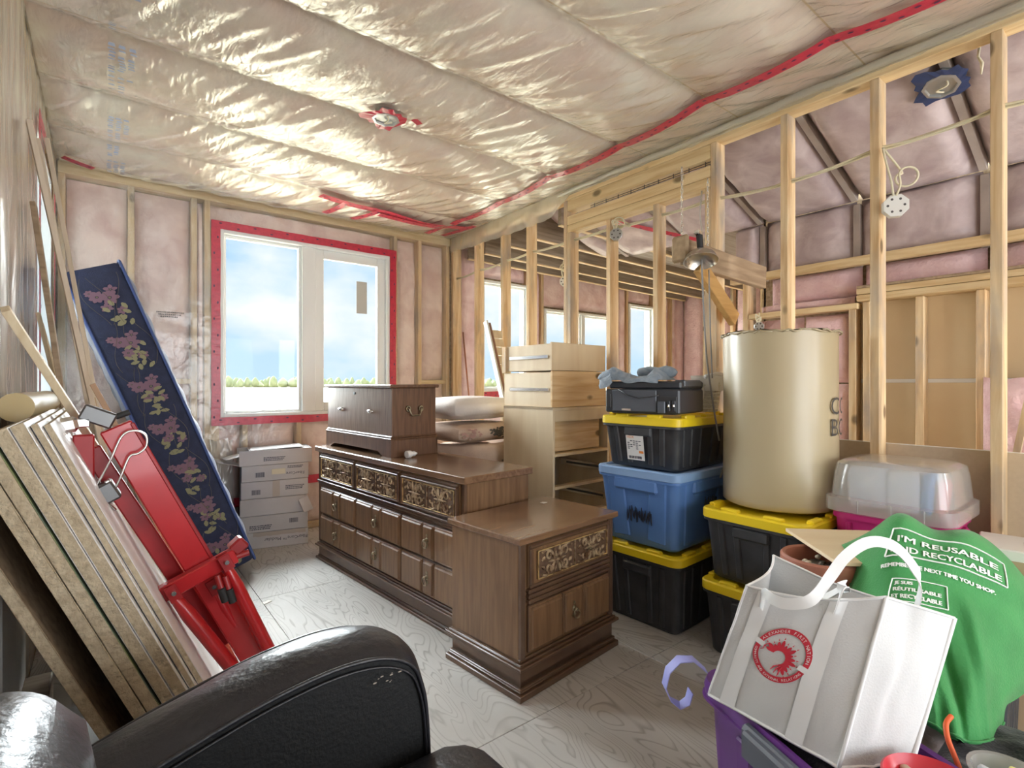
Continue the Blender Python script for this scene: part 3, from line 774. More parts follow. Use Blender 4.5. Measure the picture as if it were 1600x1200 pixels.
# ---- outdoors: stubble field and the far line of trees
field = mat('stubble_field', (.80, .72, .55), .95, c2=(.72, .63, .46), scale=.06, detail=8)
g = G(); g.grid(lambda u, v: (-400 + 1000 * u, 5.2 + 420 * v, -.55 + .25 * nz(u * 9, v * 9) * min(1, v * 6)), 30, 24)
struct('ground', g, field)
leaf = mat('far_foliage', (.20, .24, .14), .95, c2=(.28, .31, .18), scale=.35, detail=4, lo=.3, hi=.7)
g = G(); random.seed(3)
for i in range(420):
    x = -230 + 640 * i / 420 + random.uniform(-1, 1); yb = 300 - .12 * abs(x) + random.uniform(-9, 9)
    h = random.uniform(3.2, 6.4); r = random.uniform(1.6, 2.6)
    prof = [(0.05, 0), (r * .8, h * .15), (r, h * .4), (r * .75, h * .7), (r * .3, h * .93), (0.0, h)]
    g.lathe([(p * random.uniform(.85, 1.15), z) for p, z in prof], 7, Matrix.Translation((x, yb, -.9)))
single('tree_line', g, leaf, 'hazy grey green line of trees along the far edge of the stubble field', 'trees', kind='stuff', smooth=60)
# a few dry weeds outside the window
weed = mat('dry_weed', (.55, .50, .28), .9)
g = G()
for i in range(26):
    x = random.gauss(2.6, .22); yb = random.uniform(8.6, 9.0); h = random.uniform(.5, 1.05)
    g.tube([(x, yb, -.5), (x + random.uniform(-.05, .05), yb, -.5 + h * .6), (x + random.uniform(-.16, .16), yb, -.5 + h)], [.008, .006, .003], 4)
single('dry_grass', g, weed, 'small tuft of dry weeds growing outside the far window', 'weeds', kind='stuff')
# ------------------------------------------------------------------ materials of the things
walnut = wood('walnut_laminate', (0.235, 0.133, 0.066), (0.158, 0.083, 0.040), 'Z', rough=0.38, scale=14, vary=0, coat=0.25)
walnut_x = wood('walnut_laminate_across', (0.235, 0.135, 0.076), (0.155, 0.083, 0.045), 'X', rough=0.24, scale=12, vary=0, coat=0.5)
walnut_dark = mat('walnut_moulding', (0.135, 0.075, 0.042), 0.36, coat=0.3, c2=(0.10, 0.052, 0.03), scale=12)
gilt = mat('worn_gilt_carving', (0.55, 0.42, 0.27), 0.45, 0.45, c2=(0.16, 0.085, 0.045), scale=38, lo=.42, hi=.62, bump=.2)
gilt_line = mat('bright_gilt_edge', (0.72, 0.52, 0.24), 0.4, 0.5, c2=(0.30, 0.17, 0.08), scale=30, lo=.5, hi=.6)
recess = mat('carving_recess', (0.15, 0.085, 0.047), 0.55, c2=(.09, .05, .03), scale=50)
brass = mat('aged_brass', (0.42, 0.36, 0.25), 0.35, 0.9, c2=(0.20, 0.16, 0.10), scale=60)
chest_oak = wood('worn_dark_oak', (0.165, 0.082, 0.042), (0.105, 0.05, 0.026), 'Z', rough=0.42, scale=18, vary=0, coat=0.15)
chest_front = wood('worn_oak_front_glare', (0.29, 0.205, 0.155), (0.19, 0.125, 0.09), 'Z', rough=0.3, scale=22, vary=0, coat=0.4)  # front paler than the case: dust and window glare put into the colour
nickel = mat('nickel', (0.75, 0.75, 0.74), 0.2, 1.0)
chrome = mat('bright_steel', (0.78, 0.78, 0.76), 0.22, 1.0)
dark_steel = mat('blackened_steel', (0.16, 0.16, 0.16), 0.35, 0.8)
plastic_w = mat('white_plastic', (0.86, 0.86, 0.84), 0.35)

# ------------------------------------------------------------------ dresser, night table, chest
def moulding(g, x0, x1, y0, y1, z0, z1, steps=((0, 0), (.010, .35), (.010, .5), (.022, .62), (.022, 1.0)), m=0):
    # stepped moulding that runs round a rectangular case: larger below
    n = len(steps)
    for (o, t0), (_, t1) in zip(steps, steps[1:] + ((0, 1),)):
        if t1 > t0:
            h0 = z1 - (z1 - z0) * t1; h1 = z1 - (z1 - z0) * t0
            g.box(x0 - o, x1 + o, y0 - o, y1 + o, h0, h1, .003, m)
    return g
def spiral(cx, cz, r0, r1, a0, turns, n=16):
    return [(cx + (r0 + (r1 - r0) * i / n) * math.cos(a0 + turns * 2 * math.pi * i / n), cz + (r0 + (r1 - r0) * i / n) * math.sin(a0 + turns * 2 * math.pi * i / n)) for i in range(n + 1)]
def carved(parent, x0, x1, z0, z1, yf, flank=True):
    # a carved scroll panel set in a drawer front: recess, gilt edge, two halves of foliage scrolls
    cx, cz, w, h = (x0 + x1) / 2, (z0 + z1) / 2, x1 - x0, z1 - z0
    p = obj('carved_panel', G().box(x0, x1, yf + .004, yf + .010, z0, z1, .001), recess, parent)
    g = G(); e = .0035
    for (a, b, c, d) in ((x0, x1, z1 - e, z1), (x0, x1, z0, z0 + e), (x0, x0 + e, z0, z1), (x1 - e, x1, z0, z1)): g.box(a, b, yf - .003, yf + .005, c, d, .001)
    obj('gilt_edge', g, gilt_line, p)
    g = G(); Y = yf + .001
    def T(pts, r): g.tube([(x, Y, z) for x, z in pts], r, 6)
    for half in (-1, 1):
        hx = cx + half * w / 4; q = h * .5
        for sx in (-1, 1):
            for sz in (-1, 1):
                T([(hx + sx * (a - hx), cz + sz * (b - cz)) for a, b in spiral(hx + w * .105, cz + h * .22, h * .20, h * .04, math.pi * 1.1, -1.25)], [.0062 - .0022 * i / 16 for i in range(17)])
                T([(hx + sx * (w * .03 + w * .17 * t), cz + sz * (h * .05 + h * .40 * math.sin(t * 2.2))) for t in [i / 8 for i in range(9)]], .0052)
                T([(hx + sx * w * .02 * (1 + t), cz + sz * (h * .12 + h * .34 * t)) for t in (0, .5, 1)], [.004, .0080, .003])
                T([(hx + sx * (w * .20 - w * .04 * t), cz + sz * h * (.10 + .12 * t)) for t in (0, .5, 1)], [.003, .0075, .003])
        T([(hx - w * .12, cz), (hx - w * .05, cz), (hx, cz), (hx + w * .05, cz), (hx + w * .12, cz)], [.002, .006, .009, .006, .002])
        T([(hx, cz - h * .2), (hx, cz), (hx, cz + h * .2)], [.002, .007, .002])
    g.box(cx - .002, cx + .002, Y - .002, Y + .004, z0, z1, .0008)
    obj('scrollwork', g, gilt, p, smooth=50)
    return p
def ring_pull(parent, x, z, yf):
    M_ = Matrix.Translation((x, yf, z)) @ Matrix.Rotation(R(90), 4, 'X')
    g = G().lathe([(.013, 0), (.013, .003), (.007, .006), (.006, .013), (.009, .017), (.006, .022), (0, .024)], 14, M_)
    g.lathe([(.011, 0), (.011, .003), (.004, .004)], 10, Matrix.Translation((x, yf, z - .026)) @ Matrix.Rotation(R(90), 4, 'X'))
    g.lathe([(.008, 0), (.008, .003), (.003, .004)], 10, Matrix.Translation((x, yf, z + .024)) @ Matrix.Rotation(R(90), 4, 'X'))
    p = obj('drawer_pull', g, brass, parent, smooth=40)
    obj('pull_ring', G().torus((x, yf - .017, z - .018), (0, 1, 0), .017, .0032, 18, 6, sq=1.25), brass, p, smooth=180)
def three_panel_drawer(parent, x0, x1, z0, z1, yf, fr=(.40, .20, .40)):
    d = obj('drawer', G().box(x0, x1, yf, yf + .02, z0, z1, .002), walnut_dark, parent)
    w = x1 - x0; x = x0
    for i, f in enumerate(fr):
        a, b = x + .003, x + w * f - .003; x += w * f
        g = G(); g.box(a, b, yf - .006, yf + .004, z0 + .003, z1 - .003, .004); g.box(a + .006, b - .006, yf - .014, yf, z0 + .010, z1 - .012, .007)
        obj('drawer_panel', g, walnut, d)
    ring_pull(parent, (x0 + x1) / 2, (z0 + z1) / 2 + .01, yf - .013)
    return d
dresser = thing('dresser', 'long walnut dresser with three carved gilt drawers over panelled drawers, carrying the old chest', 'dresser', (1.475, 2.90, 0), R(-85))
W, D, H = 1.66, .42, .785           # local frame: front faces -y, right end is the near end
x0, x1, y0, y1 = -W / 2, W / 2, -D / 2, D / 2
obj('case', G().box(x0, x1, y0 + .012, y1, .10, H - .035, .003), walnut, dresser)
obj('top', G().box(x0 - .022, x1 + .022, y0 - .022, y1 + .012, H - .035, H, .004), walnut_x, dresser)
g = G(); moulding(g, x0, x1, y0, y1, .092, .125); g.box(x0, x1, y0, y1, .03, .10, .002); moulding(g, x0 + .004, x1 - .004, y0 + .004, y1, 0, .045); obj('plinth', g, walnut_dark, dresser)
g = G()
for z in (.508, .525, .541): g.box(x0 - .003, x1 + .003, y0 - .012 + (.541 - z) * .4, y0 + .03, z, z + .013, .003)
obj('waist_moulding', g, walnut_dark, dresser)
for s in (-1, 1):
    g = G()
    for k in range(3): g.box(s * (W / 2 - .007 - k * .010) - .004, s * (W / 2 - .007 - k * .010) + .004, y0 - .004 + k * .002, y0 + .02, .125, H - .036, .003)
    obj('corner_reeding', g, walnut_dark, dresser)
dw = (W - .10) / 3
for i in range(3):
    a = x0 + .04 + i * (dw + .01); b = a + dw
    d = obj('drawer', G().box(a, b, y0 - .002, y0 + .02, .562, .742, .003), walnut, dresser)
    g = G().box(a + .006, b - .006, y0 - .012, y0, .722, .738, .005).box(a + .012, b - .012, y0 - .018, y0 - .002, .712, .724, .004).box(b - .028, b - .004, y0 - .016, y0, .568, .72, .005).box(a + .004, a + .018, y0 - .016, y0, .568, .72, .005).box(a + .02, b - .02, y0 - .014, y0, .566, .578, .004)
    obj('drawer_moulding', g, walnut_dark, d)
    carved(dresser, a + .022, b - .032, .582, .708, y0 - .012)
    for r_, (z0, z1) in enumerate(((.322, .504), (.132, .316))): three_panel_drawer(dresser, a, b, z0, z1, y0)

night = thing('night_table', 'square walnut night table standing in front of the long dresser', 'night table', (1.545, 1.80, 0), R(6))
W, D, H = .61, .43, .626
x0, x1, y0, y1 = -W / 2, W / 2, -D / 2, D / 2
obj('case', G().box(x0, x1, y0 + .012, y1, .10, H - .025, .003), walnut, night)
obj('top', G().box(x0 - .02, x1 + .02, y0 - .02, y1 + .01, H - .026, H, .004), walnut_x, night)
g = G(); moulding(g, x0, x1, y0, y1, .118, .152); g.box(x0 + .002, x1 - .002, y0 + .002, y1, .03, .125, .002); moulding(g, x0 + .002, x1 - .002, y0 + .002, y1, 0, .068); obj('plinth', g, walnut_dark, night)
for s in (-1, 1):
    g = G()
    for k in range(3): g.box(s * (W / 2 - .006 - k * .010) - .004, s * (W / 2 - .006 - k * .010) + .004, y0 - .004 + k * .002, y0 + .02, .152, H - .03, .003)
    obj('corner_reeding', g, walnut_dark, night)
a, b = x0 + .045, x1 - .035
d = obj('drawer', G().box(a, b, y0 - .002, y0 + .02, .418, .588, .003), walnut, night)
g = G().box(a, b, y0 - .012, y0, .572, .588, .005).box(a, b, y0 - .012, y0, .418, .432, .005).box(a, a + .022, y0 - .012, y0, .43, .574, .005).box(b - .016, b, y0 - .012, y0, .43, .574, .005)
obj('drawer_moulding', g, walnut_dark, d)
carved(night, a + .045, b - .022, .444, .558, y0 - .010)
M_ = Matrix.Translation(((a + b) / 2 + .10, y0 - .012, .50)) @ Matrix.Rotation(R(90), 4, 'X')
obj('drawer_knob', G().lathe([(.008, 0), (.004, .006), (.008, .014), (.005, .02), (0, .021)], 12, M_), brass, night, smooth=40)
g = G()
for z in (.356, .376, .396): g.box(a - .004, b + .004, y0 - .010, y0 + .02, z, z + .018, .005)
obj('waist_moulding', g, walnut_dark, night)
three_panel_drawer(night, a, b, .165, .350, y0, (.38, .26, .36))
single('paper_scrap', G().prism([(0, 0), (.035, -.004), (.03, .02), (.006, .024)], (0, 0, 0), (1, 0, 0), (0, 1, 0), .0006), paper, 'tiny torn white paper scrap on the night table top near its back edge', 'paper', (1.72, 1.93, .6263), .4)

chest = thing('wooden_chest', 'worn dark oak blanket chest with brass handle resting on the long dresser', 'chest', (1.455, 3.30, .785), R(-85))
W, D, H = .90, .33, .432
x0, x1, y0, y1 = -W / 2, W / 2, -D / 2, D / 2
obj('body', G().box(x0 + .012, x1 - .012, y0 + .012, y1 - .006, .10, H - .02, .003), chest_oak, chest)
obj('front_board', G().box(x0 + .010, x1 - .010, y0 + .009, y0 + .014, .12, H - .022, .001), chest_front, chest)
obj('lid', G().box(x0 - .014, x1 + .014, y0 - .012, y1 + .004, H - .020, H, .005), chest_oak, chest)
g = G()
poly = [(x0, 0), (x0 + .07, 0), (x0 + .13, .028), (x1 - .16, .028), (x1 - .10, 0), (x1, 0), (x1, .102), (x0, .102)]
g.prism(poly, (0, y0 + .016, 0), (1, 0, 0), (0, 0, 1), .016)
g.box(x0, x0 + .016, y0 + .016, y1, 0, .102, .002); g.box(x1 - .016, x1, y0 + .016, y1, 0, .102, .002); g.box(x0, x1, y1 - .016, y1, .03, .102, .002)
g.box(x0 - .003, x1 + .003, y0 - .003, y1 + .002, .102, .112, .004); g.box(x0 + .004, x1 - .004, y0 + .003, y1, .112, .126, .006)
obj('base_moulding', g, chest_oak, chest)
for x in (-.22, .19):
    M_ = Matrix.Translation((x, y0 + .008, .265)) @ Matrix.Rotation(R(90), 4, 'X')
    obj('cup_pull', G().lathe([(.030, 0), (.029, .008), (.020, .018), (.0, .021)], 16, M_, sy=.45), nickel, chest, smooth=60)
obj('keyhole_plate', G().lathe([(.016, 0), (.014, .003), (.0, .004)], 14, Matrix.Translation((-.03, y0 + .008, .375)) @ Matrix.Rotation(R(90), 4, 'X'), sy=.6), dark_steel, chest, smooth=40)
hx = x1 - .010
h = obj('side_handle', G().torus((hx + .004, -.045, .285), (1, 0, 0), .014, .005, 14, 6).torus((hx + .004, .045, .285), (1, 0, 0), .014, .005, 14, 6), brass, chest, smooth=60)
obj('handle_bail', G().tube([(hx + .012, -.045, .285), (hx + .018, -.034, .258), (hx + .018, -.028, .245), (hx + .018, .028, .245), (hx + .018, .034, .258), (hx + .012, .045, .285)], .005, 8), brass, h, smooth=60)

bulb = thing('lamp_adapter', 'small white plastic lamp socket lying beside the chest on the dresser', 'socket', (1.424, 2.775, .785), R(10))
M_ = Matrix.Translation((0, 0, .0225)) @ Matrix.Rotation(R(90), 4, 'Y')
obj('socket_shell', G().lathe([(.012, -.03), (.021, -.03), (.022, -.005), (.020, 0), (.014, .002), (.014, .008)], 18, M_), plastic_w, bulb, smooth=40)
obj('screw_base', G().lathe([(.013, .008), (.015, .011), (.013, .014), (.015, .018), (.013, .022), (.015, .026), (.013, .030), (.008, .038), (.005, .046), (0, .047)], 16, M_), plastic_w, bulb, smooth=40)

# ------------------------------------------------------------------ storage totes
black_p = mat('charcoal_plastic', (0.035, 0.037, 0.042), 0.42, c2=(0.05, 0.052, 0.057), scale=14, bump=.05, bscale=300)
yellow_p = mat('yellow_plastic', (0.90, 0.66, 0.02), 0.38)
blue_p = mat('blue_plastic', (0.13, 0.28, 0.64), 0.36, c2=(0.11, 0.24, 0.57), scale=5)
blue_lid = mat('pale_blue_plastic', (0.28, 0.45, 0.74), 0.36)
def rrect(w, d, r, n=5):
    out = []
    for (cx, cy, a0) in ((w / 2 - r, d / 2 - r, 0), (-w / 2 + r, d / 2 - r, 90), (-w / 2 + r, -d / 2 + r, 180), (w / 2 - r, -d / 2 + r, 270)):
        for k in range(n + 1):
            a = R(a0 + 90 * k / n); out.append((cx + r * math.cos(a), cy + r * math.sin(a)))
    return out
def loft(g, rings, m=0, cap0=True, cap1=True):
    n = len(rings[0]); vs = [p for r in rings for p in r]; fs = []
    for i in range(len(rings) - 1):
        for k in range(n):
            l = (k + 1) % n; fs.append((i * n + k, i * n + l, (i + 1) * n + l, (i + 1) * n + k))
    if cap0: fs.append(tuple(range(n))[::-1])
    if cap1: fs.append(tuple((len(rings) - 1) * n + k for k in range(n)))
    return g.add(vs, fs, m)
def ring(w, d, r, z): return [(x, y, z) for x, y in rrect(w, d, r)]
def tote(label, loc, rz, w, d, h, body_m, lid_m, taper=.86, style='rugged', group=None, lid=True, cat='tote'):
    t = thing('storage_tote', label, cat, loc, rz, group)
    hb = h - (.03 if lid else 0); bw, bd = w * taper, d * taper * .98
    rings = [ring(bw - .02, bd - .02, .03, 0), ring(bw, bd, .035, .012)]
    rings += [ring(bw + (w - .03 - bw) * k, bd + (d - .03 - bd) * k, .04, .012 + (hb - .012) * k) for k in (.5, .85)]
    rings += [ring(w - .03, d - .03, .04, hb - .025), ring(w - .008, d - .008, .045, hb - .024), ring(w - .008, d - .008, .045, hb)]
    b = obj('body', loft(G(), rings), body_m, t, smooth=35)
    def side_pt(sx, along, k):  # a point on a tapered wall
        hw = (bw + (w - .03 - bw) * k) / 2; hd = (bd + (d - .03 - bd) * k) / 2; z = .012 + (hb - .012) * k
        return {0: (-hw, along * hd, z), 1: (along * hw, -hd, z), 2: (hw, along * hd, z), 3: (along * hw, hd, z)}[sx]
    if style == 'rugged':
        for s in range(4):
            nrib = (-.62, -.30, .30, .62) if s in (0, 2) else (-.75, -.5, -.2, .2, .5, .75)
            for al in nrib:
                g = G()
                p0, p1 = Vector(side_pt(s, al, .03)), Vector(side_pt(s, al * 1.02, .90))
                ax = (0, 1, 0) if s in (0, 2) else (1, 0, 0)
                g.beam(p0, p1, .030, .013, ax, .005); obj('rib', g, body_m, t)
        for s in (0, 2):
            g = G(); p = Vector(side_pt(s, 0, .80)); g.cbox(p, (.03, d * .34, .05), None, .008); obj('grip', g, body_m, t)
    else:
        for s in range(4):
            g = G(); wd = (d if s in (0, 2) else w)
            for al in (-.55, .55):
                p0, p1 = Vector(side_pt(s, al * .9, .05)), Vector(side_pt(s, al, .95)); ax = (0, 1, 0) if s in (0, 2) else (1, 0, 0)
                g.beam(p0, p1, wd * .20, .014, ax, .006)
            obj('rib', g, body_m, t)
            g = G(); p = Vector(side_pt(s, 0, .86)); g.cbox(p, ((.035, wd * .52, .07) if s in (0, 2) else (wd * .52, .035, .07)), None, .012); obj('grip', g, body_m, t)
    if lid:
        L = [ring(w - .004, d - .004, .05, hb - .012), ring(w, d, .05, hb - .010), ring(w, d, .05, h - .006), ring(w - .012, d - .012, .045, h)]
        if style == 'rugged': L += [ring(w - .075, d - .075, .04, h), ring(w - .085, d - .085, .038, h - .014)]
        else: L += [ring(w - .06, d - .06, .04, h), ring(w - .075, d - .075, .035, h - .010)]
        ld = obj('lid', loft(G(), L), lid_m, t, smooth=35)
        if style == 'rugged':
            for (a, b, c, e) in [(-.30, -.5, .09, .03), (0, -.5, .09, .03), (.30, -.5, .09, .03), (-.30, .5, .09, .03), (.30, .5, .09, .03), (-.5, -.2, .03, .08), (-.5, .2, .03, .08), (.5, -.2, .03, .08), (.5, .2, .03, .08)]:
                obj('lid_lug', G().cbox((a * w - math.copysign(.022, a) * (abs(a) == .5), b * d - math.copysign(.022, b) * (abs(b) == .5), h + .004), (c, e, .018), None, .005), lid_m, ld)
    return t
ca, sa = math.cos, math.sin
tA = tote('black tote with yellow lid standing on the floor under the blue tote', (2.425, 1.70, 0), R(3), .62, .50, .385, black_p, yellow_p)
tB = tote('blue tote with pale blue lid and two black scribbles, between two black totes', (2.425, 1.70, .400), R(3), .64, .50, .39, blue_p, blue_lid, .84, 'smooth')
tC = tote('black tote with yellow lid on top of the blue tote, carrying the printer', (2.435, 1.70, .791), R(3), .62, .48, .263, black_p, yellow_p, .86, 'rugged')
# black marker scribbles on the blue tote
ink = mat('black_marker', (.03, .035, .06), .6)
def scribble(o, eu, ev, w, h, n, en, seed):
    random.seed(seed); pts = []
    for i in range(n): pts.append(Vector(o) + Vector(eu) * (w * i / n + random.uniform(-.004, .004)) + Vector(ev) * ((i % 2) * h + random.uniform(-.3, .3) * h) + Vector(en) * .004)
    return G().tube(pts, .0025, 5)
obj('scribble', scribble((-.290, .055, .130), (0, -1, 0), (-.06, 0, 1), .15, .055, 34, (-1, 0, 0), 4), ink, tB)
obj('scribble', scribble((-.06, -.236, .20), (1, 0, 0), (0, -.06, 1), .13, .040, 26, (0, -1, 0), 5), ink, tB)
# paper label with an orange mark on the top tote
lb = obj('paper_label', G().cbox((0, 0, 0), (.0012, .105, .135), None, 0), mat('label_white', (.82, .82, .80), .5), tC)
lb.location = (-.2885, .02, .105); lb.rotation_euler = (0, R(-8), R(0))
org = mat('label_orange', (.85, .28, .05), .5)
g = G().text('HDX', .020, lambda x, y: (-.0012, .046 - x, .046 + y)); o = obj('label_print', g, org, lb)
g = G().box(-.0014, -.0007, -.048, -.022, -.030, -.018, 0); obj('label_mark', g, org, lb)
g = G()
for r_ in range(5):
    for q in range(5 - (r_ > 2)):
        if random.random() < .8: g.box(-.0014, -.0007, .045 - q * .017 - .013, .045 - q * .017, .030 - r_ * .010, .034 - r_ * .010, 0)
for q in range(16): g.box(-.0014, -.0007, .040 - q * .005, .040 - q * .005 + random.uniform(.001, .003), -.060, -.046, 0)
obj('label_text', g, ink, lb)
tD = tote('charcoal tote with yellow lid standing on the floor beneath the paper roll stack', (2.44, 1.12, 0), R(0), .58, .46, .33, black_p, yellow_p)
tE = tote('charcoal tote with yellow lid directly under the tall brown paper roll', (2.445, 1.11, .345), R(0), .59, .47, .313, black_p, yellow_p)

# ------------------------------------------------------------------ tall roll in kraft paper
kraft = mat('kraft_wrap', (0.50, 0.42, 0.27), 0.33, c2=(0.47, 0.385, 0.24), scale=2.5, coat=.25, coat_rough=.3, bump=.06, bscale=8)
rollt = thing('paper_roll', 'tall thick roll wrapped in shiny brown kraft paper standing on a yellow lidded tote', 'roll', (2.475, 1.135, .673), 0)
def rollr(a, z): return .243 + .004 * math.sin(2 * a + z * 2) + .0025 * nz(math.cos(a) * 3, math.sin(a) * 3, z * 5)
g = G(); n = 64; zs = [0, .008, .03, .15, .3, .45, .6, .72, .765, .78]
rr = [.235, .243, None, None, None, None, None, None, None, None]
vs = []; fs = []
for z in zs:
    for k in range(n):
        a = 2 * math.pi * k / n; r = rollr(a, z) - (.010 if z == 0 else 0)
        zz = z + (.008 * nz(a * 3, 1.5) if z > .75 else 0)
        vs.append((r * math.cos(a), r * math.sin(a), zz))
for i in range(len(zs) - 1):
    for k in range(n): l = (k + 1) % n; fs.append((i * n + k, i * n + l, (i + 1) * n + l, (i + 1) * n + k))
fs.append(tuple(range(n))[::-1]); g.add(vs, fs)
obj('wrapping', g, kraft, rollt, smooth=60)
g = G()
def topf(u, v):
    a = 2 * math.pi * u; r = rollr(a, .78) * (1.02 - v * .98)
    return (r * math.cos(a), r * math.sin(a), .776 + .008 * nz(a * 3, 1.5) * (1 - v) + .006 * (1 - v) + .008 * nz(a * 5, v * 3))
g.grid(topf, 64, 8); obj('folded_end', g, kraft, rollt, smooth=180)
g = G()
for i in range(28):
    a0 = i / 28 * 2 * math.pi + random.uniform(0, .1)
    g.tube([((.247 + .004 * random.random()) * math.cos(a0 + k * .1), (.247 + .004 * random.random()) * math.sin(a0 + k * .1), .772 + random.uniform(-.004, .008)) for k in range(4)], .004, 5)
obj('torn_edge', g, kraft, rollt, smooth=180)
ink_r = mat('roll_print', (.07, .065, .06), .6)
def on_roll(a0, z0): return lambda x, y: (.2495 * math.cos(a0 + x / .245), .2495 * math.sin(a0 + x / .245), z0 + y)
a0 = R(256)
g = G().text('CO', .105, on_roll(a0, .418)).text('BO', .105, on_roll(a0, .326)); obj('printed_letters', g, ink_r, rollt)

# ------------------------------------------------------------------ plywood cabinet, its two loose drawers
knotty = wood('knotty_pine', (0.83, 0.62, 0.36), (0.68, 0.43, 0.20), 'X', knots=(7, .10), vary=.05, scale=10)
cab = thing('plywood_cabinet', 'unfinished plywood drawer cabinet without fronts, standing behind the dresser end', 'cabinet', (2.395, 2.56, 0), R(3))
W, D, H = .54, .46, 1.075
x0, x1, y0, y1 = -W / 2, W / 2, -D / 2, D / 2
obj('side_panel', G().box(x0, x0 + .018, y0, y1, 0, H, .001), ply, cab)
obj('side_panel', G().box(x1 - .018, x1, y0, y1, 0, H, .001), ply, cab)
obj('back_panel', G().box(x0 + .018, x1 - .018, y1 - .012, y1, 0, H - .02, .001), ply, cab)
obj('top_panel', G().box(x0, x1, y0 + .002, y1, H - .018, H, .001), ply, cab)
obj('front_rail', G().box(x0 + .018, x1 - .018, y0, y0 + .018, H - .085, H - .018, .001), ply, cab)
obj('front_panel', G().box(x0 + .018, x1 - .05, y0 + .045, y0 + .060, .80, H - .085, .001), knotty, cab)
for z in (.775, .575, .385, .20): obj('shelf_rail', G().box(x0 + .018, x1 - .018, y0, y0 + (.10 if z == .775 else .045), z, z + .018, .001), pine_x, cab)
for z in (.66, .47, .28):
    for s in (-1, 1):
        g = G().box(s * (W / 2 - .018) - s * .012, s * (W / 2 - .018), y0 + .02, y1 - .04, z - .022, z + .022, .002)
        p = obj('drawer_runner', g, chrome, cab)
        obj('runner_slide', G().box(s * (W / 2 - .018) - s * .016, s * (W / 2 - .018) - s * .011, y0 + .03, y1 - .10, z - .007, z + .007, .001), dark_steel, p)
obj('side_stile', G().box(x0 + .019, x0 + .028, y0 + .05, y0 + .09, .02, .78, .001), beam_old, cab)
def loose_drawer(label, z, h, w, fm, rz, dx=0, dy=0):
    d = thing('drawer_box', label, 'drawer', (2.385 + dx, 2.575 + dy, z), rz, 'loose plywood drawers on the cabinet')
    D = .44
    obj('drawer_side', G().box(-w / 2, -w / 2 + .015, -D / 2, D / 2, 0, h, .001), ply, d); obj('drawer_side', G().box(w / 2 - .015, w / 2, -D / 2, D / 2, 0, h, .001), ply, d)
    obj('drawer_back', G().box(-w / 2 + .015, w / 2 - .015, D / 2 - .015, D / 2, 0, h, .001), ply, d)
    obj('drawer_front', G().box(-w / 2 - .006, w / 2 + .010, -D / 2 - .016, -D / 2, -.000, h + .008, .002), fm, d)
    obj('drawer_bottom', G().box(-w / 2 + .015, w / 2 - .015, -D / 2, D / 2 - .015, .008, .016, 0), ply, d)
    for s in (-1, 1):
        g = G().box(s * w / 2, s * (w / 2 + .006), -D / 2 + .02, D / 2 - .06, h * .45, h * .45 + .022, .002); p = obj('drawer_runner', g, chrome, d)
    return d
loose_drawer('pine drawer with a knotty orange front, directly on the plywood cabinet', 1.077, .215, .50, knotty, R(3))
d2 = loose_drawer('pale plywood drawer lying as the topmost piece on the cabinet', 1.303, .165, .50, ply, R(3), 0, .005)
obj('orange_end_strip', G().box(-.262, -.25, .19, .226, -.01, .165, .001), pine, d2)
# ------------------------------------------------------------------ printer, jeans, basket
grey_p = mat('printer_charcoal', (0.045, 0.05, 0.06), 0.38, bump=.03, bscale=400)
grey_p2 = mat('printer_slate', (0.10, 0.115, 0.14), 0.35)
pr = thing('printer', 'black inkjet printer with open cartridge bay on the top tote', 'printer', (2.285, 1.69, 1.069), R(-77.5))
W, D, H = .40, .33, .125
obj('base', G().box(-W / 2, W / 2, -D / 2, D / 2, .004, H, .008), grey_p, pr)
obj('foot_strip', G().box(-W / 2 + .03, W / 2 - .03, -D / 2 + .02, D / 2 - .02, 0, .006, .001), black_p, pr)
obj('front_cover', G().box(-W / 2 + .045, W / 2 - .115, -D / 2 - .006, -D / 2 + .004, .012, H - .004, .003), grey_p2, pr)
obj('side_slot', G().box(-W / 2 + .008, -W / 2 + .036, -D / 2 - .004, -D / 2 + .004, .03, .100, .002), black_p, pr)
obj('badge', G().box(-.10, -.05, -D / 2 - .0075, -D / 2 - .005, .016, .026, 0), nickel, pr)
by = obj('cartridge_bay', G().box(W / 2 - .105, W / 2 - .012, -D / 2 - .003, -D / 2 + .006, .010, .090, .002), black_p, pr)
for i in range(2):
    obj('cartridge', G().box(W / 2 - .058 + i * .026, W / 2 - .042 + i * .026, -D / 2 - .012, -D / 2 - .001, .02, .070, .002), grey_p, by)
    obj('cartridge_tab', G().box(W / 2 - .055 + i * .026, W / 2 - .045 + i * .026, -D / 2 - .016, -D / 2 - .010, .040, .052, .002), nickel, by)
obj('bay_door', G().box(W / 2 - .104, W / 2 - .066, -D / 2 - .016, -D / 2 - .004, .008, .066, .003), grey_p2, pr)
obj('scanner_lid', G().box(-W / 2 + .01, W / 2, -D / 2 + .02, D / 2, H + .002, H + .040, .008), grey_p, pr)
obj('paper_guide', G().box(W / 2 - .05, W / 2 + .004, -D / 2 + .06, D / 2 - .04, H + .010, H + .046, .006), grey_p2, pr)
obj('usb_lead', G().tube([(-.12, -D / 2 - .008, H), (-.06, -D / 2 - .02, H - .03), (0, -D / 2 - .02, H - .045), (.06, -D / 2 - .02, H - .038), (.10, -D / 2 - .015, H - .03)], .003, 6), black_p, pr, smooth=180)
denim = mat('faded_denim', (0.22, 0.29, 0.37), 0.9, c2=(0.34, 0.41, 0.48), scale=30, detail=8, bump=.4, bscale=120, sheen=.3)
jean = thing('jeans', 'crumpled faded blue jeans thrown over the black printer', 'jeans', (2.285, 1.73, 1.237), R(-77.5))
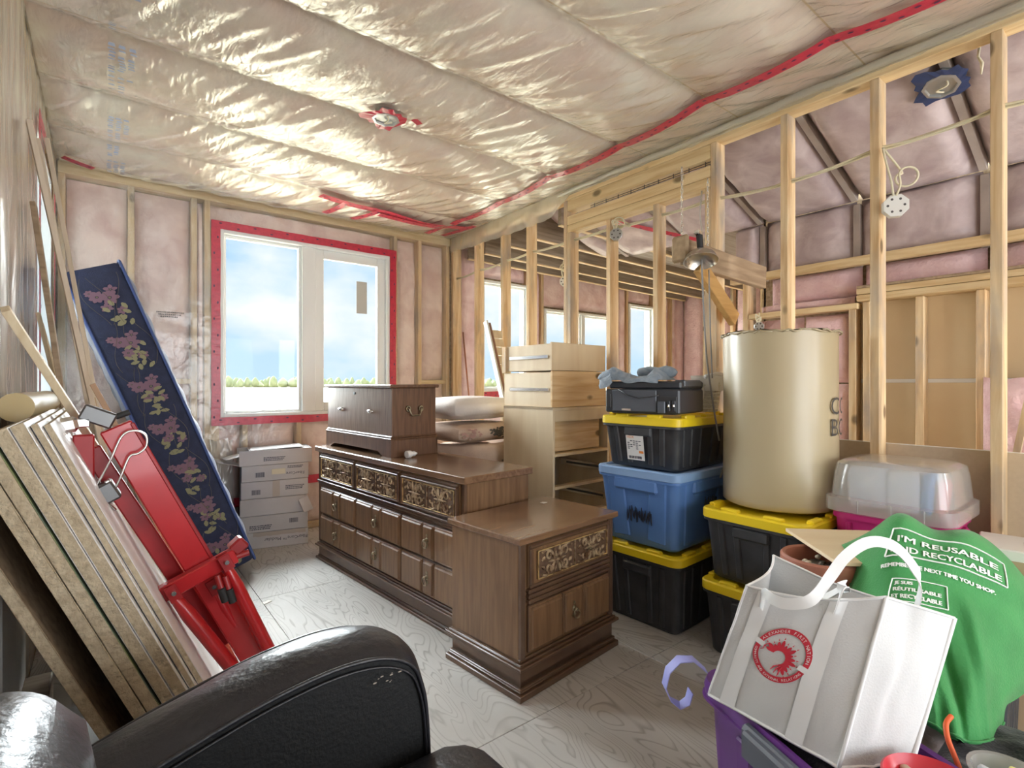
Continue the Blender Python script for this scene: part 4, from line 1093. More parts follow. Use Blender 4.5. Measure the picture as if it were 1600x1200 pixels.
def jeans_f(u, v):
    x = -.215 + .34 * u; y = -.175 + .26 * v
    k = min(1, 7 * min(u, 1 - u)) ** .6 * min(1, 6 * min(v, 1 - v)) ** .6
    z = .004 + k * (.038 + .022 * nz(x * 14 + y * 9, y * 6, 3) + .016 * nz(x * 30, y * 16, 5) + .020 * math.sin(u * 7 + v * 2))
    x += .02 * nz(x * 9, y * 9, 1); y += .02 * nz(x * 9, y * 9, 2)
    dr = max(0, -.170 - y); z -= dr * 3
    return (x, y, max(z, .001 - dr * 3))
obj('trouser_leg', G().grid(jeans_f, 40, 30), denim, jean, smooth=180)
def jeans_cuff(u, v):
    a = 2 * math.pi * v; r = .022 + .007 * nz(u * 6, a, 4); c = Vector((-.17 + .03 * u, -.165 - .035 * u - .01 * math.sin(u * 3), .035 - .055 * u * u))
    return tuple(c + Vector((math.cos(a) * r * 1.6, math.sin(a) * r * .45, math.sin(a + .6) * r)))
obj('hanging_cuff', G().grid(jeans_cuff, 14, 14), denim, jean, smooth=180)
def roll_f(u, v):
    a = 2 * math.pi * v; r = (.030 + .010 * nz(u * 5, a * .8, 9)) * (min(1, 8 * min(u, 1 - u)) ** .5 if 0 < u < 1 else .05)
    return (-.02 + .19 * u, -.04 + .05 * u, .040 + .02 * math.sin(u * 3) + r * math.sin(a)) if False else (-.05 + .20 * u + .0 * a, -.03 + .06 * u + r * math.cos(a), .045 + r * math.sin(a))
obj('rolled_leg', G().grid(roll_f, 20, 14), denim, jean, smooth=180)
wick = mat('white_wicker', (0.72, 0.68, 0.58), 0.7)
liner = mat('cloth_liner', (0.74, 0.72, 0.68), 0.9, bump=.3, bscale=60)
bk = thing('wicker_basket', 'small white wicker basket with a tied cloth liner beside the printer', 'basket', (2.58, 1.57, 1.069), 0)
g = G()
for i in range(15):
    z = .008 + i * .0105; r = .052 + .022 * z / .16 + (.003 if i % 2 else -.002)
    g.torus((0, 0, z), (0, 0, 1), r, .0058, 28, 6)
obj('weave', g, wick, bk, smooth=60)
g = G()
for k in range(20):
    a = 2 * math.pi * k / 20; g.tube([((.054 + .024 * t) * ca(a), (.054 + .024 * t) * sa(a), .004 + .155 * t) for t in (0, .33, .66, 1)], .0035, 5)
obj('stakes', g, wick, bk, smooth=60)
obj('basket_bottom', G().lathe([(0, 0), (.052, 0), (.052, .006), (0, .006)], 20), wick, bk)
def lin(u, v):
    a = 2 * math.pi * u; r = .078 + .008 * v + .006 * nz(a * 2.5, v * 3, 2) + (.010 * math.sin(a * 5) * v)
    return (r * ca(a), r * sa(a), .168 + .03 * (1 - abs(2 * v - .7)) - .075 * max(0, v - .4))
obj('liner', G().grid(lin, 48, 8), liner, bk, smooth=180)
obj('liner_bow', G().tube([(-.075, -.02, .14), (-.095, -.035, .12), (-.09, -.03, .08), (-.085, -.02, .05)], [.008, .012, .010, .003], 8), liner, bk, smooth=180)
obj('basket_handle', G().tube([(-.08, -.045, .19), (0, -.07, .205), (.07, -.05, .20)], .012, 10), liner, bk, smooth=180)

# ------------------------------------------------------------------ right corner: tubs, board, pot, boxes
magenta = mat('magenta_plastic', (0.50, 0.015, 0.17), 0.35)
clear_p = film_material('frosted_clear_plastic', 0.30, 0.7, tint=(0.97, 0.97, 1.0), bump=0.03, stretch=(3, 3, 3))
tG = tote('black tote standing on the floor beneath the magenta tub', (2.535, .675, 0), 0, .40, .37, .345, black_p, yellow_p)
mt_ = thing('magenta_tub', 'deep magenta plastic tub standing against the drywall under the clear tub', 'tub', (2.535, .68, .349), 0)
r_ = [ring(.34, .32, .05, 0), ring(.36, .345, .06, .01), ring(.385, .365, .06, .33), ring(.405, .385, .065, .332), ring(.405, .385, .065, .355), ring(.38, .36, .06, .356)]
obj('body', loft(G(), r_), magenta, mt_, smooth=35)
for al in (-.12, 0, .12): obj('rib', G().beam((-.183, al, .02), (-.194, al, .32), .02, .012, (0, 1, 0), .004), magenta, mt_)
obj('grip', G().cbox((0, -.19, .30), (.12, .035, .05), None, .010), magenta, mt_)
obj('grip', G().cbox((-.20, -.06, .31), (.035, .10, .04), None, .010), magenta, mt_)
ct = thing('clear_tub', 'frosted clear plastic tub turned upside down over the magenta tub, bags inside', 'tub', (2.535, .68, .708), 0)
shell = [ring(.43, .42, .07, 0), ring(.44, .43, .07, .004), ring(.44, .43, .07, .055), ring(.405, .40, .07, .062), ring(.39, .385, .07, .15), ring(.375, .37, .07, .19), ring(.34, .335, .08, .203), ring(.25, .25, .08, .207)]
inner = [[(x * .985, y * .985, z - .003 if z > .19 else z) for x, y, z in rg] for rg in shell]
g = G(); loft(g, shell, 0, False, True); loft(g, inner[::-1], 0, True, False)
obj('shell', g, clear_p, ct, smooth=35)
for al in (-.13, -.03, .08): obj('rim_rib', G().box(-.2235, -.2175, al - .002, al + .002, .004, .055, .001), clear_p, ct)
con = [mat('bag_white', (.66, .72, .84), .4, c2=(.80, .82, .86), scale=14), mat('bag_blue', (.10, .30, .62), .4), mat('bag_red', (.66, .20, .22), .4), mat('bag_tan', (.58, .46, .34), .5)]
for i, (x, y, w, h, mm) in enumerate(((-.10, .075, .13, .155, 0), (-.10, -.045, .10, .150, 0), (-.09, -.115, .035, .150, 1), (-.07, -.150, .030, .130, 2), (.03, .02, .16, .15, 0))):
    obj('content_bag', G().rbox((x, y, .022 + h / 2), (.10, w, h), .012, Matrix.Rotation(R(3 * (i - 1)), 3, 'X'), puff=.006), con[mm], ct, smooth=180)
pl = thing('plywood_offcut', 'square pale plywood offcut lying across the flowerpot rim, small black clip on it', 'board', (2.06, .638, .6575), R(-44))
obj('board', G().box(-.20, .20, -.19, .19, 0, .012, .001), wood('birch_offcut', (.84, .68, .46), (.78, .60, .38), 'X', vary=0, scale=5), pl)
obj('clip', G().tube([(-.03, -.10, .016), (-.02, -.115, .03), (.0, -.11, .016), (.02, -.13, .016)], .003, 6), lath, pl)
terra = mat('terracotta_plastic', (0.42, 0.17, 0.11), 0.5, c2=(.36, .14, .09), scale=10)
soil = mat('grey_felt_soil', (0.30, 0.27, 0.23), 1.0, c2=(.18, .16, .14), scale=18, bump=1, bscale=40)
bx = thing('cardboard_box', 'plain brown cardboard box on the floor carrying the flowerpot', 'box', (1.875, .735, 0), R(-10))
cardb = mat('brown_cardboard', (0.50, 0.36, 0.22), 0.85)
obj('carton', G().box(-.10, .10, -.10, .10, 0, .330, .003), cardb, bx); obj('tape', G().box(-.102, .102, -.02, .02, .20, .3308, .0005), paper, bx)
pot = thing('flowerpot', 'terracotta coloured flowerpot with grey dry contents partly under the plywood offcut', 'pot', (1.872, .722, .331), 0)
obj('pot_body', G().lathe([(.075, 0), (.080, .005), (.102, .27), (.116, .272), (.120, .29), (.120, .315), (.114, .322), (.104, .318), (.100, .27), (0, .27)], 32), terra, pot, smooth=40)
g = G().grid(lambda u, v: (.098 * v * ca(2 * math.pi * u), .098 * v * sa(2 * math.pi * u), .285 + .02 * nz(u * 9, v * 4) - .01 * v), 36, 8)
obj('dry_soil', g, soil, pot, smooth=180)
for i in range(5): obj('pebble', G().rbox((.05 * ca(i * 2.2 + 2.4), .05 * sa(i * 2.2 + 2.4), .300), (.02, .016, .013), .006), mat('pebble_cream', (.62, .55, .44), .7) if i == 0 else bpy.data.materials['pebble_cream'], pot, smooth=180)
wb = thing('white_carton', 'tall white carton with brown side behind the green bag', 'box', (2.50, .335, 0), R(8))
obj('carton', G().box(-.12, .12, -.10, .10, 0, .665, .004), paper, wb); obj('brown_side', G().box(-.1225, -.1195, -.098, .098, .002, .63, .0005), cardb, wb); obj('print_mark', G().box(-.06, .03, -.03, -.018, .6652, .6658, 0), ink, wb)
tF = tote('black tote with yellow lid hidden under the green shopping bag', (2.235, .450, 0), 0, .27, .31, .345, black_p, yellow_p)

# ------------------------------------------------------------------ green bag
green = mat('green_nonwoven', (0.045, 0.30, 0.075), 0.75, c2=(0.035, 0.25, 0.06), scale=9, bump=.25, bscale=180, sheen=.2)
print_w = mat('white_print', (.86, .90, .86), .6)
GB = [[(2.168, .775, .591), (2.209, .705, .664), (2.227, .601, .737), (2.326, .524, .685), (2.394, .432, .687), (2.472, .345, .599), (2.505, .256, .466)],
[(1.96, .690, .676), (1.976, .618, .726), (1.95, .527, .815), (2.037, .459, .765), (2.104, .38, .763), (2.197, .307, .672), (2.29, .234, .511)],
[(1.880, .640, .640), (1.855, .590, .685), (1.847, .507, .746), (1.911, .43, .73), (1.973, .356, .712), (2.074, .276, .638), (2.162, .208, .481)],
[(1.800, .615, .575), (1.788, .575, .620), (1.787, .49, .679), (1.851, .414, .668), (1.914, .339, .645), (2.019, .269, .582), (2.13, .207, .436)],
[(1.726, .600, .5), (1.73, .55, .56), (1.727, .474, .617), (1.792, .397, .608), (1.851, .325, .591), (1.964, .262, .529), (2.075, .212, .416)],
[(1.674, .546, .436), (1.673, .503, .48), (1.669, .43, .52), (1.717, .367, .522), (1.775, .308, .51), (1.902, .259, .447), (1.984, .245, .381)],
[(1.635, .47, .387), (1.62, .431, .42), (1.609, .375, .449), (1.633, .331, .446), (1.683, .292, .438), (1.79, .271, .407), (1.875, .268, .376)],
[(1.626, .425, .365), (1.591, .39, .389), (1.571, .354, .396), (1.588, .316, .379), (1.643, .285, .357), (1.744, .269, .338), (1.825, .269, .345)]]
def cr(p0, p1, p2, p3, t): return p1 * 1.0 + (p2 - p0) * (.5 * t) + (p0 * 2 - p1 * 5 + p2 * 4 - p3) * (.5 * t * t) + (p1 * 3 - p0 - p2 * 3 + p3) * (.5 * t ** 3)
def net(ctrl):
    C = [[Vector(p) for p in r] for r in ctrl]; nr, nc = len(C), len(C[0])
    def at(r, c): return C[max(0, min(nr - 1, r))][max(0, min(nc - 1, c))]
    def row(r, fc, c0): return cr(at(r, c0 - 1), at(r, c0), at(r, c0 + 1), at(r, c0 + 2), fc)
    def S(u, v):
        x = max(0, min(.99999, u)) * (nc - 1); y = max(0, min(.99999, v)) * (nr - 1); c0, r0 = int(x), int(y); fc, fr = x - c0, y - r0
        return cr(*[row(r0 + k, fc, c0) for k in (-1, 0, 1, 2)], fr)
    return S
GS = net(GB)
def green_s(u, v, lift=0.0):
    p = GS(u, v)
    fold = .010 * nz(u * 7 + v * 2, v * 3, 2) * min(1, v * 2) + .012 * nz(u * 11 - v * 3, v * 2.2, 5) * max(0, v - .45) * 2
    fold += .022 * nz(u * 4.5 + v * 3, v * 5 - u * 2, 11) * max(0, v - .35) * 1.6 - .016 * max(0, 1 - abs(u - .50 - .2 * (v - .7)) / .035) * max(0, min(1, (v - .55) * 5))
    fold += .020 * max(0, 1 - abs(u - (.62 + .25 * (v - .5))) / .05) * max(0, min(1, (v - .45) * 4)) + .010 * max(0, 1 - abs(u - (.40 - .1 * (v - .5))) / .05) * max(0, min(1, (v - .6) * 5))
    n = Vector((-.75, -.25, .6)).normalized()
    return tuple(p + n * (fold + lift))
gb = thing('green_shopping_bag', 'large bulging green reusable shopping bag with white lettering on its top', 'bag', (1.90, .45, .345), 0)
obj('bag_front', G().grid(green_s, 84, 84, flip=True), green, gb, world=True, smooth=180)
def under(u, v):
    p = Vector(green_s(u, v)); c = Vector((1.98, .43, .38)); q = c + (p - c) * .93; q.z = max(.349, q.z - .02); return tuple(q)
g = G().grid(under, 30, 30)
obj('bag_back', g, green, gb, world=True, smooth=180)
# lettering laid on the cloth: place(u0,v0) -> direction of writing (du,dv)
def on_cloth(u0, v0, ux, uy, vx, vy): return lambda x, y: green_s(u0 + x * ux + y * vx, v0 + x * uy + y * vy, .0035)
pu = .0
def line(g, t, u0, u1, v0, v1, h):  # text from u0 to u1 along the cloth, v at both ends, h = letter height in v
    vs, fs, w = GLYPH[t]
    for du, dv, li in ((-.0018, 0, .0034), (.0018, 0, .0036), (0, .0014, .0038)):
        g.add([green_s(u0 + du + (u1 - u0) * x / w, v0 + dv + (v1 - v0) * x / w - y * h, li) for x, y in vs], fs)
    return g
g = G()
def bar(g, a, b, wd=.0022):
    N = 14; return g.tube([green_s(a[0] + (b[0] - a[0]) * i / N, a[1] + (b[1] - a[1]) * i / N, .003) for i in range(N + 1)], wd, 4)
line(g, "I'M REUSABLE", .335, .760, .275, .283, .036); line(g, 'AND RECYCLABLE', .310, .770, .322, .333, .040)
for a, b in (((.315, .222), (.785, .232)), ((.785, .232), (.790, .350)), ((.790, .350), (.283, .340)), ((.283, .340), (.315, .222))): bar(g, a, b)
line(g, 'REMEMBER ME NEXT TIME YOU SHOP.', .265, .745, .392, .415, .026)
line(g, 'JE SUIS', .330, .405, .485, .485, .024); line(g, 'RÉUTILISABLE', .322, .520, .520, .522, .026); line(g, 'ET RECYCLABLE', .314, .520, .555, .558, .026)
for a, b in (((.318, .455), (.545, .458)), ((.545, .458), (.545, .572)), ((.545, .572), (.298, .570)), ((.298, .570), (.318, .455))): bar(g, a, b, .0016)
obj('white_lettering', g, print_w, gb, world=True)
obj('hem_seam', G().tube([green_s(i / 40, .985, .003) for i in range(41)], .003, 5), green, gb, world=True, smooth=180)

# ------------------------------------------------------------------ purple tub with the white bag
purple = mat('purple_plastic', (0.16, 0.045, 0.26), 0.38, c2=(.13, .035, .22), scale=6)
latch_m = mat('slate_latch', (0.10, 0.11, 0.14), 0.4)
pt = thing('purple_tub', 'open purple plastic storage tub with slate grey latch, under the white tote bag', 'tub', (1.324, .477, 0), R(-22.4))
W, D = .31, .62
outer = [ring(.23, .53, .05, 0), ring(.25, .55, .06, .012), ring(.28, .585, .06, .36), ring(.31, .62, .065, .372), ring(.315, .625, .065, .40), ring(.305, .615, .065, .418)]
inn = [ring(.28, .59, .055, .415), ring(.265, .57, .055, .36), ring(.23, .53, .05, .02)]
obj('body', loft(G(), outer + inn), purple, pt, smooth=40)
obj('rim_groove', loft(G(), [ring(.3075, .6175, .065, .366), ring(.321, .631, .065, .369), ring(.321, .631, .065, .375), ring(.3075, .6175, .065, .378)], 0, False, False), purple, pt, smooth=40)
g = G().cbox((-.170, -.02, .372), (.030, .24, .085), None, .010); l_ = obj('latch', g, latch_m, pt)
obj('latch_lip', G().cbox((-.185, -.02, .402), (.022, .20, .018), None, .006), latch_m, l_)
for y in (-.16, .13): obj('side_rib', G().beam((-.131, y, .02), (-.144, y, .34), .05, .014, (0, 1, 0), .005), purple, pt)
lav = mat('lavender_webbing', (0.36, 0.38, 0.80), 0.6)
def ribbon(g, pts, w, side, th=.0012):
    side = Vector(side); P_ = [Vector(p) for p in pts]; vs = []; fs = []
    for i, p in enumerate(P_):
        t = (P_[min(i + 1, len(P_) - 1)] - P_[max(i - 1, 0)]).normalized(); s = (side - t * side.dot(t)).normalized(); n = t.cross(s)
        vs += [p - s * w / 2 + n * th, p + s * w / 2 + n * th, p + s * w / 2 - n * th, p - s * w / 2 - n * th]
    for i in range(len(P_) - 1):
        for k in range(4): a = i * 4 + k; b = i * 4 + (k + 1) % 4; fs.append((a, b, b + 4, a + 4))
    fs += [(0, 1, 2, 3)[::-1], tuple((len(P_) - 1) * 4 + k for k in range(4))]
    return g.add(vs, fs)
strap = [(1.315, .80, .425), (1.29, .825, .455), (1.262, .852, .452), (1.240, .872, .42), (1.235, .880, .375), (1.245, .868, .34), (1.262, .848, .325), (1.275, .832, .34), (1.280, .826, .37)]
single('webbing_loop', ribbon(G(), [Vector(p) - Vector((1.30, .81, .42)) for p in strap], .032, (.55, .83, .1)), lav, 'lavender webbing strap looped over the corner of the purple tub', 'strap', (1.30, .81, .42), 0, smooth=60)

white_nw = mat('white_nonwoven', (0.68, 0.69, 0.69), 0.8, bump=.15, bscale=220, sheen=.1)
white_in = mat('white_seam_binding', (0.86, 0.87, 0.87), 0.7)
BL, BR, TR, TL = Vector((1.213, .731, .430)), Vector((1.19, .425, .430)), Vector((1.30, .374, .770)), Vector((1.222, .636, .733))
BBL, BBR, TBR, TBL = Vector((1.40, .70, .430)), Vector((1.322, .336, .430)), Vector((1.515, .305, .690)), Vector((1.45, .679, .748))
bag = thing('white_tote_bag', 'white fabric tote bag with a round red printed emblem, on the purple tub', 'bag', (1.30, .52, .428), 0)
def bil(a, b, c, d): return lambda u, v: (a * (1 - u) + b * u) * (1 - v) + (d * (1 - u) + c * u) * v
front = bil(BL, BR, TR, TL); nF = ((BR - BL).cross(TL - BL)).normalized() ; nF = nF if nF.x < 0 else -nF
def sag(u, v): return math.sin(math.pi * u) * (.012 * math.sin(math.pi * v) - 0) + .004 * nz(u * 5, v * 5, 3)
def front_s(u, v, lift=0.0):
    p = front(u, v) + nF * (sag(u, v) + lift); p.z -= .03 * math.sin(math.pi * u) * v ** 3 * .6; return tuple(p)
obj('front_panel', G().grid(front_s, 30, 30), white_nw, bag, world=True, smooth=180)
side = bil(BR, BBR, TBR, TR); nS = Vector((-.1, -1, 0)).normalized()
def side_s(u, v): return tuple(side(u, v) + nS * (.014 * math.sin(math.pi * v) * math.sin(math.pi * u) - .030 * math.exp(-((u - .42) / .10) ** 2) * v * .6 + .008 * nz(u * 6, v * 4, 7) * math.sin(math.pi * u)))
obj('side_gusset', G().grid(side_s, 20, 24), white_nw, bag, world=True, smooth=180)
side2 = bil(BL, BBL, TBL, TL)
obj('side_gusset', G().grid(lambda u, v: tuple(side2(u, v) + Vector((0, -1, 0)) * (.020 * math.sin(math.pi * u) * v)), 14, 18), white_nw, bag, world=True, smooth=180)
back = bil(BBL, BBR, TBR, TBL)
def back_s(u, v):
    p = back(u, v); p.z -= .018 * math.sin(math.pi * u) * v ** 3; return tuple(p + Vector((.01, 0, 0)) * nz(u * 4, v * 4))
obj('back_panel', G().grid(back_s, 24, 20), white_nw, bag, world=True, smooth=180)
obj('bag_bottom', G().grid(lambda u, v: tuple(bil(BL, BR, BBR, BBL)(u, v)), 4, 4), white_nw, bag, world=True)
def seam(fn, r=.0032): return obj('seam_binding', G().tube([fn(i / 18) for i in range(19)], r, 5), white_in, bag, world=True, smooth=180)
seam(lambda t: front_s(0, t)); seam(lambda t: front_s(1, t), .0042); seam(lambda t: front_s(t, 1)); seam(lambda t: front_s(t, 0), .004)
seam(lambda t: side_s(1, t), .006); seam(lambda t: side_s(t, 1)); seam(lambda t: side_s(t, 0)); seam(lambda t: back_s(t, 1)); seam(lambda t: tuple(side2(t, 1) + Vector((0, -1, 0)) * .02 * math.sin(math.pi * t)))
for u0 in (.17, .70):
    g = G().grid(lambda u, v: front_s(u0 + (u - .5) * .125, v * .99, .0025), 4, 24); obj('strap_band', g, white_in, bag, world=True, smooth=180)
# handles: one slumps across the opening, the other stands up behind
a_, b_ = Vector(front_s(.17, .98, .004)), Vector(front_s(.70, .98, .004))
h1 = [Vector(front_s(.17, .86, .004)), Vector(front_s(.17, .985, .012)), Vector(front_s(.27, .975, .030)), Vector(front_s(.40, .97, .040)), Vector(front_s(.55, 1.02, .040)), Vector((1.275, .475, .785)), Vector((1.315, .455, .832)), Vector((1.36, .425, .862)), Vector((1.40, .392, .856)), Vector((1.432, .366, .818)), Vector((1.452, .352, .765)), Vector(back_s(.82, .93))]
def smooth_path(pts, n=6):
    pts = [Vector(p) for p in pts]; out = []
    for i in range(len(pts) - 1):
        for k in range(n): out.append(cr(pts[max(i - 1, 0)], pts[i], pts[i + 1], pts[min(i + 2, len(pts) - 1)], k / n))
    return out + [pts[-1]]
obj('handle', ribbon(G(), smooth_path(h1), .024, (.25, .15, .95)), white_in, bag, world=True, smooth=60)
h2 = [Vector(front_s(.70, .90, .004)), Vector(front_s(.70, .99, .008)), Vector(front_s(.69, 1.07, .002)), Vector(front_s(.66, 1.10, -.02)), Vector(front_s(.60, 1.05, -.045)), Vector(front_s(.5, .97, -.07)), Vector(front_s(.40, .93, -.09))]
obj('handle', ribbon(G(), smooth_path(h2), .030, (.9, .2, .25)), white_in, bag, world=True, smooth=60)
# round emblem on the front
red_ink = mat('red_print', (0.62, 0.03, 0.055), 0.6)
eu_ = (Vector(front(.6, .4)) - Vector(front(.4, .4))); Lu = eu_.length / .2; ev_ = (Vector(front(.45, .6)) - Vector(front(.45, .4))); Lv = ev_.length / .2
def emb(x, y, lift):
    x, y = x * .906 + y * .423, -x * .423 + y * .906; x *= .88; y *= 1.0
    return front_s(.452 + x * 1.1 / Lu, .54 + y * 1.06 / Lv, lift)
RO, RI = .064, .051
g = G(); N = 56
vs = []; fs = []
for k in range(N):
    a = 2 * math.pi * k / N
    vs += [emb(RO * ca(a), RO * sa(a), .0026), emb(RI * ca(a), RI * sa(a), .0026)]
for k in range(N): l = (k + 1) % N; fs.append((k * 2, k * 2 + 1, l * 2 + 1, l * 2))
g.add(vs, fs)
# head dress: a curved fan of feathers
random.seed(11)
for i in range(15):
    t = i / 14; a = math.pi * (1.02 - t * 1.33); cx, cy = -.004 + .010 * t, -.004 - .004 * t
    r0, r1 = .012, .034 + .005 * math.sin(i * 2.1)
    d = Vector((ca(a), sa(a))); s = Vector((-d.y, d.x)); w = .0041
    q = [(cx + d.x * r + s.x * w * k, cy + d.y * r + s.y * w * k) for r, k in ((r0, -.55), (r0 + .012, -1), (r1 - .006, -.9), (r1, -.2), (r1 - .001, .35), (r1 - .006, .9), (r0 + .012, 1), (r0, .55))]
    g.add([emb(x, y, .0028) for x, y in q], [tuple(range(8))])
    q = [(cx + d.x * r + s.x * .0016 * k, cy + d.y * r + s.y * .0016 * k) for r, k in ((r1 + .002, -1), (r1 + .008, 0), (r1 + .002, 1))]
    g.add([emb(x, y, .0028) for x, y in q], [(0, 1, 2)])
for x in (-.010, -.002, .006): g.tube([emb(.018 + x * .5, -.020, .0028), emb(.016 + x, -.030, .0028), emb(.018 + x * 1.3, -.042, .0028)], [.0012, .0016, .0005], 4)
g.tube([emb(x, y, .0028) for x, y in ((-.039, .004), (-.043, -.006), (-.040, -.013), (-.044, -.019))], .0009, 4)
em = obj('emblem', g, red_ink, bag, world=True)
g = G()
def ring_text(g, txt, r, a_mid, span, size, top):
    n = len(txt)
    for i, chx in enumerate(txt):
        if chx == ' ': continue
        f = (i + .5) / n - .5
        a = a_mid - f * span if top else a_mid + f * span
        vs, fs, w = GLYPH[chx]
        d = Vector((ca(a), sa(a))); s = Vector((sa(a), -ca(a))) if top else Vector((-sa(a), ca(a)))
        up = d if top else -d; o = d * (r - size * .36 if top else r + size * .36)
        g.add([emb(o.x + s.x * (x - w / 2) * size + up.x * y * size, o.y + s.y * (x - w / 2) * size + up.y * y * size, .0036) for x, y in vs], fs)
ring_text(g, RING_TOP, (RO + RI) / 2, math.pi / 2 + .15, 2.75, .0098, True)
ring_text(g, RING_BOTTOM, (RO + RI) / 2, -math.pi / 2 + .15, 2.75, .0078, False)
for a in (math.pi + .12, .12):
    d = Vector((ca(a), sa(a))); s = Vector((-d.y, d.x))
    q = [(d.x * r + s.x * k, d.y * r + s.y * k) for r, k in ((RI - .006, -.006), (RO + .006, -.006), (RO + .006, .006), (RI - .006, .006))]
    g.add([emb(x, y, .0034) for x, y in q], [(0, 1, 2, 3)])
obj('emblem_lettering', g, white_in, em, world=True)

# ------------------------------------------------------------------ clothes, bowl and box in the near right corner
blackc = mat('black_cloth', (0.018, 0.018, 0.022), 0.9, bump=.4, bscale=150, sheen=.2)
pinkc = mat('dusty_pink_cloth', (0.50, 0.38, 0.37), 0.9, c2=(.58, .47, .45), scale=7, bump=.3, bscale=120)
def mound(x0, x1, y0, y1, h, sd, wr=.03):
    def f(u, v):
        x = x0 + (x1 - x0) * u; y = y0 + (y1 - y0) * v
        k = min(1, 5 * min(u, 1 - u)) ** .5 * min(1, 5 * min(v, 1 - v)) ** .5 if 0 < u < 1 and 0 < v < 1 else 0
        return (x, y, k * (h + wr * nz(x * 11 + sd, y * 11) + wr * .5 * nz(x * 26, y * 22 + sd)))
    return f
def heap(name, label, cat, x0, x1, y0, y1, h, m, sd):
    cx, cy = (x0 + x1) / 2, (y0 + y1) / 2
    t = thing(name, label, cat, (cx, cy, 0)); obj('cloth', G().grid(mound(x0 - cx, x1 - cx, y0 - cy, y1 - cy, h, sd), 44, 40), m, t, smooth=180); return t
k0 = heap('pink_blanket', 'dusty pink blanket heaped on the floor below the green bag', 'blanket', 1.52, 1.845, -.10, .545, .325, pinkc, 7)
k1 = thing('black_garment', 'crumpled black garment with a blue bow print lying on the pink blanket', 'clothes', (1.66, .12, .318))
obj('cloth', G().grid(mound(-.25, .18, -.17, .235, .050, 2, .02), 40, 40), blackc, k1, smooth=180)
bow = mat('blue_bow_print', (.38, .44, .62), .8)
g = G(); q = Vector((.0, .06, .066))
for s_ in (-1, 1): g.add([q, q + Vector((s_ * .006, .028, .012)), q + Vector((s_ * .030, .02, .006)), ], [(0, 1, 2)])
g.tube([q, q + Vector((-.022, -.02, -.004)), q + Vector((-.045, -.03, -.006))], .003, 5)
obj('bow_print', g, bow, k1)
fc = thing('folded_cloth', 'dark folded cloth filling the purple tub under the white tote bag', 'cloth', (1.324, .477, .022), R(-22.4))
obj('cloth', G().rbox((0, 0, .195), (.235, .535, .385), .05, puff=.006), blackc, fc, smooth=180)
cordm = mat('orange_cord', (0.85, 0.14, 0.04), 0.5)
k2 = thing('orange_drawstring', 'short bright orange drawstring hanging out beside the white tote bag', 'cord', (1.47, .30, .36))
obj('cord', G().tube(smooth_path([(1.535, .315, .455), (1.505, .318, .447), (1.482, .310, .428), (1.468, .296, .405), (1.462, .286, .385)]), .0055, 8), cordm, k2, world=True, smooth=180)
obj('cord_tip', G().tube([(1.462, .286, .385), (1.458, .281, .370)], .004, 8), mat('cord_tip', (.78, .5, .36), .5), k2, world=True)
bowl_m = mat('red_melamine', (0.62, 0.03, 0.05), 0.3)
bw = thing('red_bowl', 'glossy red bowl of small oddments at the bottom edge beside the white bag', 'bowl', (1.228, .276, .420), 0)
obj('bowl', G().lathe([(.04, 0), (.045, .003), (.066, .018), (.080, .042), (.084, .048), (.080, .051), (.076, .044), (.062, .020), (.04, .007), (0, .006)], 36), bowl_m, bw, smooth=50)
for i in range(6): obj('oddment', G().rbox((.05 * ca(i * 1.05), .05 * sa(i * 1.05), .030), (.04, .018, .016), .006, Matrix.Rotation(i, 3, 'Z')), [con[0], con[3], con[1]][i % 3], bw, smooth=180)
cc = thing('clear_container', 'small clear plastic container holding yellow and white pieces on the black garment', 'container', (1.455, .205, .372), 0)
obj('shell', G().lathe([(.04, 0), (.055, .004), (.064, .046), (.068, .048), (.068, .053), (.062, .051), (.052, .008), (.0, .006)], 28), clear_p, cc, smooth=50)
for i in range(4): obj('piece', G().rbox((.03 * ca(i * 1.7), .03 * sa(i * 1.7), .03), (.04, .016, .03), .005, Matrix.Rotation(i * 1.3, 3, 'Z')), [mat('pale_yellow', (.80, .75, .30), .5), con[0]][i % 2], cc, smooth=180)
# ------------------------------------------------------------------ leather armchair
leather = mat('black_leather', (0.016, 0.016, 0.020), 0.36, c2=(0.026, 0.026, 0.031), scale=5, detail=6, coat=.12, coat_rough=.25, bump=.2, bscale=70, spec=.5)
leather2 = mat('black_leather_panel', (0.010, 0.0105, 0.011), 0.62, bump=.2, bscale=120, spec=.3)
ac = thing('armchair', 'black leather armchair with rounded arms, scuffed near its arm front', 'armchair', (.225, .66, 0), 0)
def w2l(x, y): # world to the chair's frame
    v = XF[ac.name].inverted() @ Vector((x, y, 0)); return v.x, v.y
